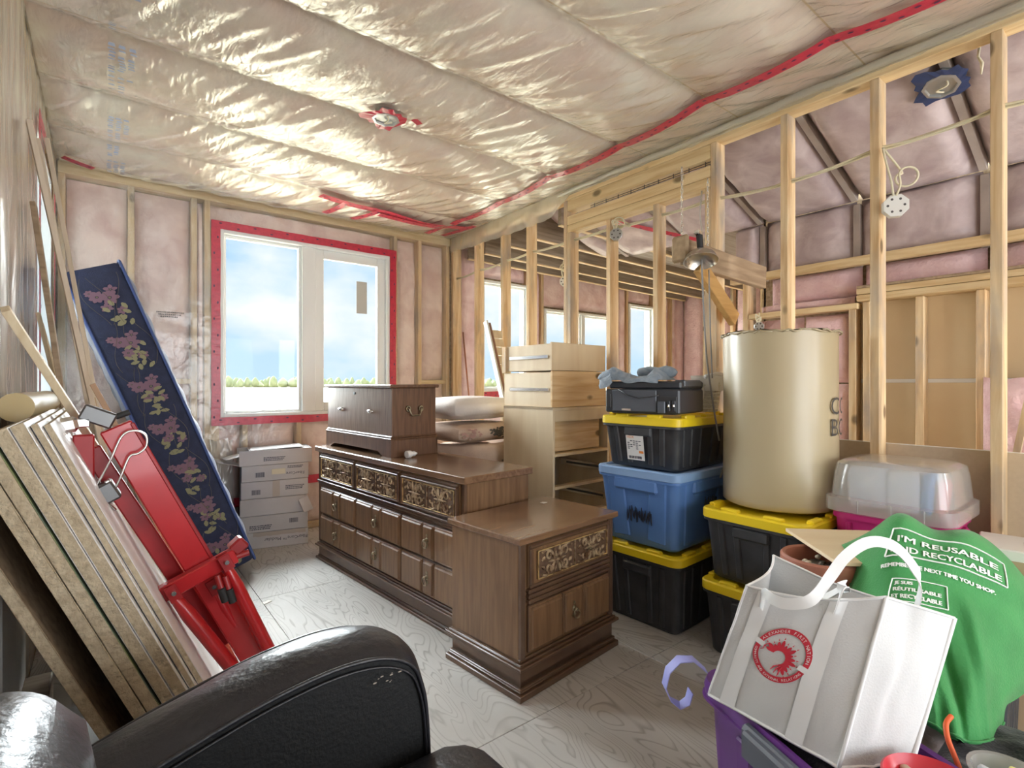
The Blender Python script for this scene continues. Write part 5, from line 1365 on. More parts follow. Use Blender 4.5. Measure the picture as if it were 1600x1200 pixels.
# arm outline (x forward, z up) from the floor at the back over the top to the floor in front
out = [(-.42, .07), (-.42, .46), (-.40, .52), (-.33, .565), (-.20, .612), (-.07, .650), (.03, .672), (.13, .682), (.215, .672), (.275, .640), (.300, .590), (.312, .52), (.318, .40), (.320, .25), (.318, .07)]
def dens(pts, n=5):
    o = []
    P_ = [Vector((p[0], 0, p[1])) for p in pts]
    for i in range(len(P_) - 1):
        for k in range(n): q = cr(P_[max(i - 1, 0)], P_[i], P_[i + 1], P_[min(i + 2, len(P_) - 1)], k / n); o.append((q.x, q.z))
    return o + [pts[-1]]
OUT = dens(out)
def arm(y_in, y_out):
    sgn = 1 if y_out > y_in else -1; w = abs(y_out - y_in); n = len(OUT)
    def nrm(i):
        a = OUT[max(i - 1, 0)]; b = OUT[min(i + 1, n - 1)]; t = Vector((b[0] - a[0], b[1] - a[1])).normalized(); return (-t.y, t.x)
    def f(u, v):
        i = min(n - 1, int(round(u * (n - 1)))); nx, nzz = nrm(i); b = .026 * math.sin(math.pi * v) ** .8 if 0 < v < 1 else 0
        b += .0025 * nz(OUT[i][0] * 14, v * 5, OUT[i][1] * 14)
        return (OUT[i][0] + nx * b, y_in + sgn * w * v, OUT[i][1] + nzz * b)
    a = obj('arm', G().grid(f, n - 1, 14, flip=(sgn > 0)), leather, ac, smooth=180)
    for yy, s in ((y_in, -sgn), (y_out, sgn)):
        c = (-.05, yy, .36); vs = []; fs = []; K = 6
        for k in range(K + 1):
            t = k / K
            for (x, z) in OUT: vs.append((c[0] + (x - c[0]) * (1 - t), yy + s * .010 * math.sin(t * math.pi / 2), c[2] + (z - c[2]) * (1 - t)))
        for k in range(K):
            for i in range(n - 1):
                q = (k * n + i, k * n + i + 1, (k + 1) * n + i + 1, (k + 1) * n + i); fs.append(q if s < 0 else q[::-1])
        g = G(); g.add(vs, fs); p = obj('arm_panel', g, leather2, a, smooth=180)
        obj('piping', G().tube([(x, yy + s * .002, z) for x, z in OUT], .0045, 7), leather, a, smooth=180)
        obj('piping', G().tube([(x * .985 - .002, yy + s * .006, z * .985 - .004) for x, z in OUT], .0028, 6), leather, a, smooth=180)
    return a
a1 = arm(.315, .480); arm(-.315, -.480)
scuff = mat('scuffed_hide', (.42, .36, .30), .9)
random.seed(5); g = G()
for i in range(9):
    x, z = .218 + random.uniform(-.028, .030), .640 + random.uniform(-.012, .006); r = random.uniform(.001, .0028)
    y = .3015
    g.add([(x + r * 1.6 * ca(k), y, z + r * .6 * sa(k)) for k in [2 * math.pi * q / 7 for q in range(7)]], [tuple(range(7))])
obj('scuff_marks', g, scuff, a1)
obj('seat_base', G().rbox((-.03, 0, .20), (.66, .62, .22), .03), leather2, ac, smooth=180)
obj('seat_cushion', G().rbox((.085, 0, .395), (.66, .615, .17), .075, puff=.02), leather, ac, smooth=180)
obj('backrest', G().rbox((-.315, -.02, .56), (.19, .58, .58), .09, Matrix.Rotation(R(-5), 3, 'Y'), puff=.015), leather, ac, smooth=180)
for x in (-.36, .26):
    for y in (-.40, .40): obj('foot', G().lathe([(.02, 0), (.026, .06), (.03, .10)], 12, Matrix.Translation((x, y, 0))), dark_steel, ac, smooth=40)

# ------------------------------------------------------------------ boards leaning on the left wall
fibre = mat('fibreboard_edge', (0.60, 0.50, 0.35), 0.95, c2=(0.46, 0.37, 0.25), scale=45, bump=.9, bscale=90)
whitef = mat('white_board_face', (0.80, 0.78, 0.76), 0.45, c2=(0.76, 0.73, 0.71), scale=3)
greenf = mat('green_stained_face', (0.30, 0.33, 0.12), .8, c2=(.12, .17, .14), scale=7)
tv = Vector((-.4, 0, .9168)); nv = Vector((.9168, 0, .4))
def panel(label, off, th, ya, yb, L, faces, rot=0.0, group='boards leaning in the stack by the armchair', base=.39, z0=0.0):
    # off = distance of the panel's outer face inward from the outermost face
    t = thing('wall_board', label, 'board', (base - off / .9168 - .02, (ya + yb) / 2, 0), 0, group)
    o = Vector((base - off / .9168, 0, 0)) - nv * th + tv * (th * .45)
    def pt(l, y, n): return o + tv * l + nv * n + Vector((0, y, 0))
    g = G(); NL, = (26,)
    # near and far edges ragged, with fibrous core; thin facings proud of it
    vs = []; fs = []
    for i in range(NL + 1):
        l = L * i / NL; e = .006 * nz(l * 14, off * 50, ya) + .004 * nz(l * 40, off * 90)
        e2 = .003 * nz(l * 25 + 9, off * 40)
        vs += [pt(l, ya + e, .0015), pt(l, ya + e, th - .0015 + e2 * .3), pt(l, yb, th - .0015), pt(l, yb, .0015)]
    for i in range(NL):
        for k in range(4): a = i * 4 + k; b = i * 4 + (k + 1) % 4; fs.append((a, a + 4, b + 4, b))
    fs += [(0, 1, 2, 3), tuple(NL * 4 + k for k in (3, 2, 1, 0))]
    g.add(vs, fs); obj('board_core', g, fibre, t, world=True)
    rotm = Matrix((nv, Vector((0, 1, 0)), tv)).transposed()
    for n0, mm in ((th - .0007, faces[0]), (.0007, faces[1])):
        obj('facing', G().cbox(pt(L / 2, (ya + yb) / 2 + .002, n0), (.0014, yb - ya - .004, L - .002), rotm, 0), mm, t, world=True)
    return t
panel('outermost white faced panel of the leaning stack, its whole white face showing', 0, .014, 1.68, 2.78, 1.22, (whitef, whitef))
panel('second white faced panel, just behind the outermost white face in the stack', .0155, .014, 1.63, 2.72, 1.225, (whitef, whitef))
panel('thick fibre panel nearest the white faced panels, rough tan edge', .032, .026, 1.585, 2.60, 1.225, (whitef, whitef))
panel('thick fibre panel second in from the white faced panels, rough tan edge', .0595, .026, 1.575, 2.60, 1.215, (whitef, whitef))
panel('fibre panel with a green stained face in the middle of the leaning stack', .0905, .026, 1.57, 2.62, 1.20, (greenf, fibre))
panel('innermost fibre panel of the tight stack, beside the dark gap', .118, .025, 1.565, 2.60, 1.185, (fibre, fibre))
panel('lone fibre panel leaning apart behind the dark gap, nearest the left wall', .196, .024, 1.60, 2.40, 1.04, (beam_old, beam_old))
def leaning(name, label, p0, p1, w, h, side, m, cat='board', group=None):
    t = thing(name, label, cat, p0, 0, group); obj('plank', G().beam(p0, p1, w, h, side, .0015), m, t, world=True); return t
trim_m = wood('painted_trim', (0.60, 0.50, 0.38), (0.50, 0.40, 0.29), 'Z', vary=.06)
trim_l = wood('light_lath', (0.80, 0.68, 0.48), (0.70, 0.56, 0.36), 'Z', vary=.05)
leaning('trim_board', 'longest tan trim board leaning on the left wall, nearest of the long ones', (.16, 2.86, .006), (-.215, 2.61, 2.19), .018, .055, (1, .1, 0), trim_m)
leaning('trim_board', 'tan trim board leaning behind the longest one, ending just below the ceiling', (.11, 3.04, .006), (-.22, 3.02, 2.27), .018, .05, (1, 0, 0), trim_m)
leaning('trim_board', 'slim tan trim board leaning against the side window frame', (.14, 3.17, .006), (-.20, 3.16, 2.33), .018, .05, (1, 0, 0), trim_m)
leaning('lath_strip', 'short pale lath leaning low on the left wall, the left of two', (.06, 2.99, .004), (-.215, 2.955, 1.52), .014, .045, (1, 0, 0), trim_l)
leaning('lath_strip', 'short pale lath leaning low on the left wall, the right of two', (.09, 3.10, .004), (-.215, 3.09, 1.49), .014, .045, (1, 0, 0), trim_l)
leaning('dark_board', 'wide dark weathered board leaning on the wall behind the trim boards', (.0, 2.86, .006), (-.222, 2.86, 1.95), .018, .09, (1, 0, 0), beam_old)
leaning('lath_strip', 'pale square lath slanting across the top of the leaning panels', (.44, 2.84, .010), (-.205, 1.92, 1.42), .020, .036, (1, .2, 0), trim_l)
leaning('wood_strip', 'pale wood strip lying along the white panel face behind the red stand', (.46, 2.08, .012), (.055, 2.22, .95), .020, .030, (.9, .2, .4), pine)
leaning('wood_strip', 'brown wood strip on the white panel face close to the mattress', (.50, 2.40, .012), (-.030, 2.42, 1.22), .018, .045, (.9, 0, .4), mat('reddish_strip', (.42, .27, .17), .7))
leaning('wood_strip', 'pair of short pale offcuts standing at the foot of the white panel', (.47, 1.78, .010), (.33, 1.80, .34), .022, .040, (.9, 0, .4), pine)
cr_ = thing('cardboard_roll', 'shiny tan cardboard roll lying along the top edges of the leaning panels', 'roll', (-.18, 2.27, 1.115))
obj('tube', G().tube([(-.190, 1.98, 1.155), (-.165, 2.56, 1.155)], .040, 24), mat('tan_card', (.50, .38, .17), .35, coat=.3), cr_, world=True, smooth=50)
leaning('cardboard_piece', 'small flat brown cardboard piece standing behind the panels near the red tape', (.16, 2.96, .01), (-.03, 2.98, 1.16), .10, .006, (0, 1, .05), cardb)
wp = thing('white_carton', 'white carton standing in the dark gap under the leaning panels', 'box', (-.165, 2.02, 0))
obj('carton', G().box(-.066, -.032, -.22, .28, .27, .70, .004), plastic_w, wp); obj('crate_base', G().box(-.066, .035, -.22, .28, 0, .268, .004), beam_old, wp)
leaning('wood_strip', 'short pine stick standing on the floor behind the armchair', (-.02, 1.40, .005), (-.12, 1.43, .48), .020, .045, (0, 1, 0), pine)

# ------------------------------------------------------------------ red folding stand
red = mat('red_enamel', (0.56, 0.020, 0.025), 0.30, coat=.4, c2=(0.50, 0.016, 0.02), scale=6)
red_d = mat('red_enamel_worn', (0.42, 0.018, 0.022), 0.38, c2=(.30, .014, .016), scale=9)
rub = mat('black_rubber', (.02, .02, .02), .6)
rs = thing('folding_stand', 'red steel folding work stand with chrome clamp head leaning on the white panel', 'stand', (.47, 2.02, 0))
YS = 2.02
def rbeam(name, p0, p1, w, h, m, parent=rs, side=(0, 1, 0), ch=.004): return obj(name, G().beam(p0, p1, w, h, side, ch), m, parent, world=True)
mb = rbeam('main_beam', (.030, YS, 1.090), (.470, YS, .150), .060, .085, red)
rbeam('beam_lip', (.070, YS - .03, 1.100), (.360, YS - .03, .480), .006, .012, red_d, mb)
rbeam('inner_rail', (-.030, YS + .05, 1.02), (.330, YS + .05, .30), .040, .050, red_d)
# second arm that carries the lower clamp pad
pa = rbeam('clamp_arm', (-.045, YS - .02, 1.07), (-.045, YS - .02, .90), .040, .050, red_d)
obj('clamp_pad', G().cbox((-.012, YS - .04, .885), (.100, .075, .060), Matrix.Rotation(R(-28), 3, 'Y'), .006), dark_steel, pa, world=True)
obj('pad_plate', G().cbox((.022, YS - .055, .908), (.014, .036, .060), Matrix.Rotation(R(-28), 3, 'Y'), .003), nickel, pa, world=True)
hd = obj('clamp_head', G().cbox((-.012, YS, 1.122), (.085, .070, .048), Matrix.Rotation(R(25), 3, 'Y'), .005), dark_steel, rs, world=True)
obj('head_block', G().cbox((-.090, YS - .02, 1.098), (.068, .060, .044), Matrix.Rotation(R(-12), 3, 'Y'), .010), nickel, hd, world=True)
obj('head_link', G().cbox((-.050, YS - .02, 1.105), (.04, .030, .026), None, .003), chrome, hd, world=True)
obj('head_pin', G().tube([(.030, YS, 1.118), (.066, YS, 1.132)], .009, 12), rub, hd, world=True, smooth=40)
lp = obj('wire_handle', G().tube(smooth_path([(-.022, YS - .06, .905), (.016, YS - .065, .99), (.044, YS - .066, 1.062), (.075, YS - .066, 1.078), (.103, YS - .066, 1.062), (.104, YS - .066, 1.028), (.085, YS - .066, 1.008), (.062, YS - .066, .998), (.038, YS - .066, .93), (.010, YS - .062, .868)]), .0036, 8), chrome, rs, world=True, smooth=180)
obj('handle_rod', G().tube([(-.020, YS - .062, .902), (.030, YS - .062, .842)], .004, 8), chrome, lp, world=True, smooth=180)
cb = rbeam('cross_bar', (.118, YS - .055, .548), (.352, YS - .055, .642), .040, .050, red)
obj('bar_end', G().cbox((.365, YS - .03, .665), (.05, .05, .045), Matrix.Rotation(R(-40), 3, 'Y'), .006), red_d, cb, world=True)
obj('bar_pin', G().tube([(.34, YS - .05, .630), (.395, YS - .05, .640)], .011, 12), red_d, cb, world=True, smooth=40)
def leg(p0, p1, r, foot=True):
    p0, p1 = Vector(p0), Vector(p1); d = p1 - p0
    g = G().tube([p0, p0 + d * .04, p0 + d * .14, p0 + d * .5, p1], [r * .45, r * .75, r, r, r * .95], 14, flat=.75)
    l = obj('leg', g, red, rs, world=True, smooth=50)
    br = G()
    for s in (-1, 1): br.cbox(p0 + Vector((0, s * .016, .008)), (.035, .005, .055), Matrix.Rotation(R(-25), 3, 'Y'), .002)
    obj('hinge_bracket', br, red_d, l, world=True)
    obj('hinge_bolt', G().tube([p0 + Vector((0, -.030, .012)), p0 + Vector((0, .030, .012))], .007, 8), chrome, l, world=True)
    obj('leg_foot', G().tube([p1, p1 + d.normalized() * .03], r * .9, 12), rub, l, world=True, smooth=40)
leg((.172, YS - .085, .560), (.478, YS - .085, .035), .030)
leg((.318, YS - .085, .625), (.560, YS - .050, .038), .028)
leg((.292, YS - .015, .530), (.520, YS + .02, .036), .026)
for x, z in ((.300, .560), (.322, .552)):
    b = obj('spring_knob', G().tube([(x, YS - .12, z), (x + .012, YS - .12, z - .045)], .012, 12), rub, rs, world=True, smooth=40)
    obj('knob_pin', G().tube([(x - .010, YS - .11, z + .04), (x, YS - .12, z)], .009, 10), red_d, b, world=True, smooth=40)
single('painted_sun_patch', G().prism([(0, 0), (.05, .01), (.045, .035), (.005, .03)], (0, 0, 0), (1, 0, 0), (0, 1, 0), .003), paper, 'small painted sun patch on the floor between the red stand and the boxes', 'paper', (.70, 3.10, .001), .3)  # thin pale chip imitates a patch of sunlight on the plywood

# ------------------------------------------------------------------ mattress
navy = mat('navy_ticking', (0.013, 0.019, 0.052), 0.8, c2=(0.018, 0.025, 0.068), scale=30, bump=.2, bscale=150, sheen=.3)
navy_q = mat('navy_quilted_face', (0.045, 0.085, 0.24), 0.55, c2=(0.035, 0.065, 0.19), scale=10, bump=.3, bscale=14, sheen=.4)
mauve_p = mat('mauve_print', (0.20, 0.115, 0.155), 0.9); olive_p = mat('olive_print', (0.25, 0.235, 0.135), 0.9); gold_p = mat('gold_print', (0.16, 0.135, 0.10), .9)
mtr = thing('mattress', 'navy mattress with a floral border standing on end and leaning on the left wall', 'mattress', (.65, 3.98, 0))
mt_t = Vector((-.3586, 0, .9335)); mt_n = Vector((.9335, 0, .3586)); mo = Vector((.772, 0, .005)); TH, LN, ya, yb = .285, 1.93, 3.60, 4.42
mo = mo - mt_n * TH + Vector((0, 0, TH * .3586 + .002))
def mp(l, y, n): return mo + mt_t * l + mt_n * n + Vector((0, y, 0))
rot_m = Matrix((mt_n, Vector((0, 1, 0)), mt_t)).transposed()
obj('mattress_body', G().rbox(mp(LN / 2, (ya + yb) / 2, TH / 2), (TH - .012, yb - ya, LN), .035, rot_m, puff=.006), navy, mtr, world=True, smooth=180)
def quilt(side):
    def f(u, v):
        y = ya + .02 + (yb - ya - .04) * u; l = .02 + (LN - .04) * v
        e = min(1, 9 * min(u, 1 - u)) ** .5 * min(1, 16 * min(v, 1 - v)) ** .5 if 0 < u < 1 and 0 < v < 1 else 0
        q = abs(math.sin((y * 1.0 + l) * 14)) * abs(math.sin((y - l) * 14))
        return tuple(mp(l, y, (TH - .010 + e * (.016 + .014 * q)) if side > 0 else (.010 - e * (.014 + .010 * q))))
    return f
obj('quilted_face', G().grid(quilt(1), 40, 90), navy_q, mtr, world=True, smooth=180)
obj('quilted_face', G().grid(quilt(-1), 30, 60, flip=True), navy, mtr, world=True, smooth=180)
def loop_edge(n):
    r = .03; pts = []
    for (cy, cl, a0) in ((yb - r, LN - r, 0), (ya + r, LN - r, 90), (ya + r, r, 180), (yb - r, r, 270)):
        for k in range(5): a = R(a0 + 90 * k / 4); pts.append(mp(cl + r * sa(a), cy + r * ca(a), n))
    return pts
cordb = mat('navy_cord_edge', (0.05, 0.085, 0.24), 0.6)
for n in (.012, TH - .012): obj('cord_edge', G().tube(loop_edge(n), .008, 7, True), cordb, mtr, world=True, smooth=180)
# printed flowers of the border, one repeat about every 30 cm
yP = ya - .0075
LAY = [0.0]
def fp(n, l): q = mp(l, yP - LAY[0] % .0024, n * 1.22 + .006); return q
def blob(g, n, l, rn, rl, ang, m, k=9):
    vs = []; LAY[0] += .00006
    for i in range(k):
        a = 2 * math.pi * i / k; x, y = rn * ca(a), rl * sa(a) * (1 - .25 * ca(2 * a))
        vs.append(fp(n + x * ca(ang) - y * sa(ang), l + x * sa(ang) + y * ca(ang)))
    g.add(vs, [tuple(range(k))], m)
def flower(g, n, l, r, k, m, rnd):
    for i in range(k):
        a = 2 * math.pi * i / k + rnd; blob(g, n + ca(a) * r * .62, l + sa(a) * r * .62, r * .46, r * .30, a, m, 7)
    blob(g, n, l, r * .16, r * .16, 0, 2, 6)
g = G(); random.seed(21); i = 0
for i in range(7):
    l0 = .06 + i * .26; s = (i % 2) * 2 - 1
    flower(g, .085 + random.uniform(-.01, .01), l0 + .14, .030, 8, 0, .2); flower(g, .125, l0 + .125, .036, 6, 0, .9); flower(g, .140, l0 + .165, .026, 5, 0, .1)
    flower(g, .100, l0 + .075, .024, 6, 0, .5); flower(g, .060, l0 + .165, .018, 7, 0, .1); flower(g, .150, l0 + .045, .022, 6, 0, .4)
    for k in range(13):
        a = random.uniform(0, 6.28); blob(g, random.uniform(.08, .17), l0 + random.uniform(-.03, .11), .019, .0085, a, 1, 7)
    for k in range(3):
        sx = random.uniform(.04, .19); pts = [fp(sx + .03 * math.sin(t * 4 + k * 2), l0 + .27 * t - .02) for t in [q / 12 for q in range(13)]]
        g.tube(pts, .0011, 3, m=2)
obj('floral_print', g, [mauve_p, olive_p, gold_p], mtr, world=True)

# ------------------------------------------------------------------ cartons of floor panels under the window
cart = mat('white_carton_board', (0.60, 0.58, 0.57), 0.75, c2=(0.54, 0.52, 0.51), scale=4, vary=.05)
cart_in = mat('carton_inside', (.50, .44, .38), .85)
rzb = -11
bxn, byn = ca(R(rzb)), sa(R(rzb))
zb = 0
labels = ['lowest white carton of the stack under the window, torn, with bold upside down lettering',
          'white carton second from the floor in the stack, bar code at its right end',
          'plain creased white carton in the middle of the stack, flap hanging at its right end',
          'white carton fourth from the floor, bar code at left and fine print at right',
          'white carton just below the open one, yellow sticker and upside down lettering',
          'open topmost white carton of the stack with flaps sticking out']
hs = [.120, .122, .126, .126, .118, .110]
random.seed(9)
def cprint(g, x, z, w, h, rows, yy):
    for r_ in range(rows):
        xx = x
        while xx < x + w - r_ * .01: q = random.uniform(.005, .013); g.box(xx, xx + q, yy - .0006, yy, z - r_ * h, z - r_ * h + h * .55, 0); xx += q + .003
def barcode(g, x, z, w, h, yy):
    xx = x
    while xx < x + w: q = random.uniform(.0015, .004); g.box(xx, xx + q, yy - .0006, yy, z, z + h, 0); xx += q + random.uniform(.0015, .003)
for i, h in enumerate(hs):
    W = .46 if i < 5 else .50; D = .27; jx, jr = [(.012, -3), (.004, -1), (-.004, 1.0), (0, 2), (.002, 3), (.005, 4)][i]
    cx, cy = 1.035 + jx, 4.285
    t = thing('carton', labels[i], 'box', (cx, cy, zb), R(rzb + jr), 'white cartons stacked under the window')
    yy = -D / 2
    if i < 5:
        obj('carton_body', G().box(-W / 2, W / 2, -D / 2, D / 2, 0.001, h, .003), cart, t)
    else:
        g = G().box(-W / 2, W / 2, -D / 2, -D / 2 + .004, .001, h, .001).box(-W / 2, W / 2, D / 2 - .004, D / 2, .001, h, .001).box(-W / 2, W / 2, -D / 2, D / 2, .001, .005, 0)
        g.box(W / 2 - .004, W / 2, -D / 2, D / 2, .001, h, .001).box(-W / 2 + .07, W / 2, -D / 2 + .02, D / 2, h - .010, h - .006, .001)
        obj('carton_body', g, cart, t)
        obj('flap', G().beam((-W / 2 + .08, 0, h), (W / 2 - .06, -.01, h + .012), D * .9, .003, (0, 1, 0), 0), cart, t)
        obj('flap', G().beam((-W / 2 + .02, -.03, .075), (-W / 2 - .10, -.05, .052), .20, .003, (0, 1, 0), 0), cart, t)
        obj('flap', G().beam((-W / 2, 0, .002), (-W / 2 - .15, -.02, .045), .24, .003, (0, 1, 0), 0), cart, t)
    g = G(); g2 = G()
    if i == 0:
        vs = 'FiberCore™ Modular'; wv = .30
        g.text(vs, .034, lambda x, y: (.225 - x, yy - .0008, .072 - y), width=wv)
        obj('torn_strip', G().grid(lambda u, v: (-W / 2 + .08 + (W - .1) * u, yy - .002, .090 + .03 * v + .006 * nz(u * 14, v)), 24, 2), cart_in, t)
    if i == 1: barcode(g2, .10, .050, .06, .034, yy); cprint(g, -.17, .045, .15, .012, 3, yy)
    if i == 2: obj('flap', G().beam((.20, yy - .004, .105), (.235, yy - .045, .012), .07, .003, (1, 0, 0), 0), cart, t)
    if i == 3: barcode(g2, -.16, .030, .06, .036, yy); cprint(g, .07, .076, .13, .012, 3, yy); obj('clear_tape', G().box(-.02, .03, yy - .0006, yy, .005, h, 0), cart_in, t)
    if i == 4:
        barcode(g2, -.14, .030, .06, .036, yy); cprint(g, .08, .096, .11, .011, 2, yy); g.text('FiberCore', .030, lambda x, y: (.20 - x, yy - .0008, .055 - y), width=.13)
        obj('yellow_sticker', G().box(-.03, .065, yy - .003, yy - .0008, .045, .085, 0), mat('pale_sticker', (.74, .68, .50), .7), t)
    if i == 5: cprint(g, -.09, .050, .15, .011, 3, yy)
    if g.v: obj('carton_print', g, ink, t)
    if g2.v: obj('bar_code', g2, ink, t)
    zb += h + .0015
# crumpled clear wrap beside the cartons
wr = thing('plastic_wrap', 'crumpled greyish plastic wrap stuffed between the cartons and the left window stud', 'plastic wrap', (.72, 4.44, 0))
g = G().grid(lambda u, v: (-.10 + .16 * u + .02 * nz(u * 5, v * 6), .02 * nz(u * 8, v * 8, 3), .80 * v + .03 * nz(u * 6, v * 3)), 14, 40)
obj('wrap', g, film_flap, wr, smooth=180)

# ------------------------------------------------------------------ rose patterned tub chair behind the dresser
rose = mat('faded_rose_fabric', (0.62, 0.48, 0.37), 0.9, c2=(0.50, 0.35, 0.27), scale=7, detail=6, bump=.2, bscale=120)
cream = mat('cream_pillow', (0.72, 0.66, 0.62), 0.9, c2=(.66, .60, .56), scale=5, bump=.2, bscale=60)
petal = mat('dark_rose_print', (0.10, 0.095, 0.085), .9); petal2 = mat('dusty_rose_print', (.46, .28, .24), .9)
tc_ = thing('tub_chair', 'rose patterned upholstered tub chair behind the dresser, only its rounded back showing', 'armchair', (2.14, 3.26, 0))
prof = [(.30, .06), (.345, .08), (.36, .40), (.37, .66), (.385, .74), (.375, .79), (.34, .81), (.30, .79), (.285, .70), (.285, .45), (0, .44)]
obj('barrel_back', G().lathe(prof, 40), rose, tc_, smooth=60)
obj('seat_cushion', G().rbox((0, 0, .60), (.52, .52, .32), .10, puff=.03), rose, tc_, smooth=180)
for x, y in ((-.2, -.2), (.2, -.2), (-.2, .2), (.2, .2)): obj('leg', G().lathe([(.015, 0), (.025, .08)], 10, Matrix.Translation((x, y, 0))), walnut_dark, tc_)
g = G(); random.seed(2)
def bl2(g, c, ex, ey, rx, ry, m): g.add([Vector(c) + Vector(ex) * rx * ca(2 * math.pi * k / 7) + Vector(ey) * ry * sa(2 * math.pi * k / 7) for k in range(7)], [tuple(range(7))], m)
for a0, z0, n, m in ((-1.38, .62, 60, 0), (-1.75, .60, 26, 1), (-2.05, .66, 30, 1), (-2.5, .6, 60, 0)):
    for k in range(n):
        LAY[0] += .00007; a = a0 + random.gauss(0, .09); z = z0 + random.gauss(0, .055)
        if z > .72: continue
        r = .372 + .02 * max(0, (z - .62)) + LAY[0] % .003; an = random.uniform(0, 3.14)
        T_, Zv = Vector((-sa(a), ca(a), 0)), Vector((0, 0, 1))
        bl2(g, (r * ca(a), r * sa(a), z), T_ * ca(an) + Zv * sa(an), Zv * ca(an) - T_ * sa(an), random.uniform(.009, .018), random.uniform(.005, .009), m if random.random() < .8 else 1 - m)
obj('rose_print', g, [petal, petal2], tc_)
cu = thing('cushion', 'flat rose patterned cushion under the white pillow on the tub chair', 'cushion', (2.10, 3.16, .828), R(6))
obj('cover', G().rbox((0, 0, .055), (.60, .48, .11), .052, puff=.012), rose, cu, smooth=180)
for a0, n, m in ((.06, 70, 0), (-.20, 34, 1)):
    g = G()
    for k in range(n):
        LAY[0] += .00007; x = a0 + random.gauss(0, .05); z = .055 + random.gauss(0, .022)
        if abs(z - .055) > .036: continue
        bl2(g, (x, -.2485 - LAY[0] % .003 - .004 * (1 - abs(z - .055) / .05), z), (1, 0, 0), (0, 0, 1), random.uniform(.007, .016), random.uniform(.004, .008), m)
    obj('rose_print', g, [petal, petal2], cu)
pw = thing('pillow', 'plump off-white pillow lying on top of the tub chair cushion', 'pillow', (2.09, 3.17, .974), R(4))
obj('cover', G().grid(lambda u, v: (0, 0, 0), 1, 1) if False else G().rbox((0, 0, .075), (.58, .46, .13), .064, puff=.02), cream, pw, smooth=180)

# ------------------------------------------------------------------ things leaning among the studs
sh = thing('shutter', 'narrow white edged louvred shutter leaning between the studs beside the plywood cabinet', 'shutter', (2.66, 3.02, 0))
p0, p1 = Vector((2.665, 3.02, .01)), Vector((2.665, 3.66, 1.76))
obj('white_edge', G().beam(p0 + Vector((-.075, 0, 0)), p1 + Vector((-.075, 0, 0)), .018, .05, (1, 0, 0)), pvc, sh, world=True)
obj('brown_edge', G().beam(p0 + Vector((-.052, -.01, 0)), p1 + Vector((-.052, -.01, -.02)), .022, .045, (1, 0, 0)), mat('brown_edge', (.30, .16, .10), .5), sh, world=True)
for i in range(20):
    f = .10 + i * .043; q0 = p0.lerp(p1, f) + Vector((.015, 0, 0)); q1 = p0.lerp(p1, f + .040) + Vector((.015, 0, 0))
    obj('louvre', G().beam(q0, q1, .105, .014, (1, 0, 0), .003), trim_l, sh, world=True)
rod = thing('copper_pipe', 'thin copper pipe leaning on the corner stud behind the tub chair', 'pipe', (2.66, 3.86, 0))
obj('pipe', G().tube([(2.67, 3.84, .005), (2.70, 4.06, .95), (2.735, 4.24, 1.72)], .008, 8), mat('copper', (.62, .30, .20), .3, .9), rod, world=True, smooth=180)
lt = thing('lath_strip', 'thin pine lath leaning diagonally in the corner of the room beyond', 'board', (3.72, .46, 0))
obj('plank', G().beam((3.62, .62, .005), (3.67, .36, 1.72), .03, .016, (0, 1, 0)), pine, lt, world=True)
lb2 = thing('loose_batt', 'loose bunch of pink insulation slumped between the studs of the room beyond', 'insulation', (3.74, .48, 0))
def lbf(u, v):
    y = .24 + .40 * u; z = .02 + 1.22 * v; e = (min(1, 5 * min(u, 1 - u)) * min(1, 8 * min(v, 1 - v))) ** .4 if 0 < u < 1 and 0 < v < 1 else 0
    return (3.785 - e * (.05 + .035 * nz(y * 12, z * 9)), y, z + .05 * nz(y * 7, 3.1) * v)
obj('batt', G().grid(lbf, 16, 36), batt_raw, lb2, world=True, smooth=180)

# ------------------------------------------------------------------ lifting beam, clamp lamp, chains
bm = thing('lifting_beam', 'weathered timber beam nailed to the double stud and poking through the stud wall', 'beam', (2.40, 1.585, 1.85))
obj('timber', G().beam((2.40, 1.590, 1.915), (3.26, 1.590, 1.885), .042, .135, (0, 1, 0), .004), beam_old, bm, world=True)
obj('end_block', G().beam((2.372, 1.60, 1.93), (2.40, 1.60, 1.93), .10, .14, (0, 1, 0), .012), mat('sawn_end', (.45, .33, .20), .8, c2=(.34, .24, .14), scale=30), bm, world=True)
obj('brace', G().beam((2.47, 1.545, 1.845), (2.83, 1.545, 1.585), .038, .085, (0, 1, 0), .003), wood('orange_brace', (.66, .40, .15), (.54, .30, .10), 'X', vary=0), bm, world=True)
for i, x in enumerate((2.385, 2.63)):
    ch = thing('hanging_chain', ['steel chain holding the near end of the lifting beam', 'steel chain holding the lifting beam beside the double stud'][i], 'chain', (x, 1.59, 1.98), 0, 'chains holding the lifting beam')
    z = 1.985; k = 0
    while z < 2.36:
        obj('chain_link', G().tube([(.006 * (k % 2 == 0) * ca(a) , .006 * (k % 2) * ca(a), z - 1.98 + .014 * sa(a)) for a in [2 * math.pi * q / 10 for q in range(10)]], .0022, 5, True), nickel, ch); z += .0225; k += 1
for i, (x, y) in enumerate(((2.42, 1.72), (2.47, 1.66), (2.56, 1.64), (2.50, 1.70))):
    single('hanging_wire', G().tube(smooth_path([(0, 0, 0), (.01 * (i - 1), .004, -.14), (.004, 0, -.26), (.012 * (2 - i), .01, -.37)]), .0045, 6), mat('grey_wire', (.62, .60, .56), .5) if i == 0 else bpy.data.materials['grey_wire'], ['leftmost', 'third from left', 'rightmost', 'second from left'][i] + ' of four grey wires dangling from the header above the lifting beam', 'wire', (x * .3 + 2.055, y, 2.362), 0, 'grey wires hanging beside the chains', smooth=180)
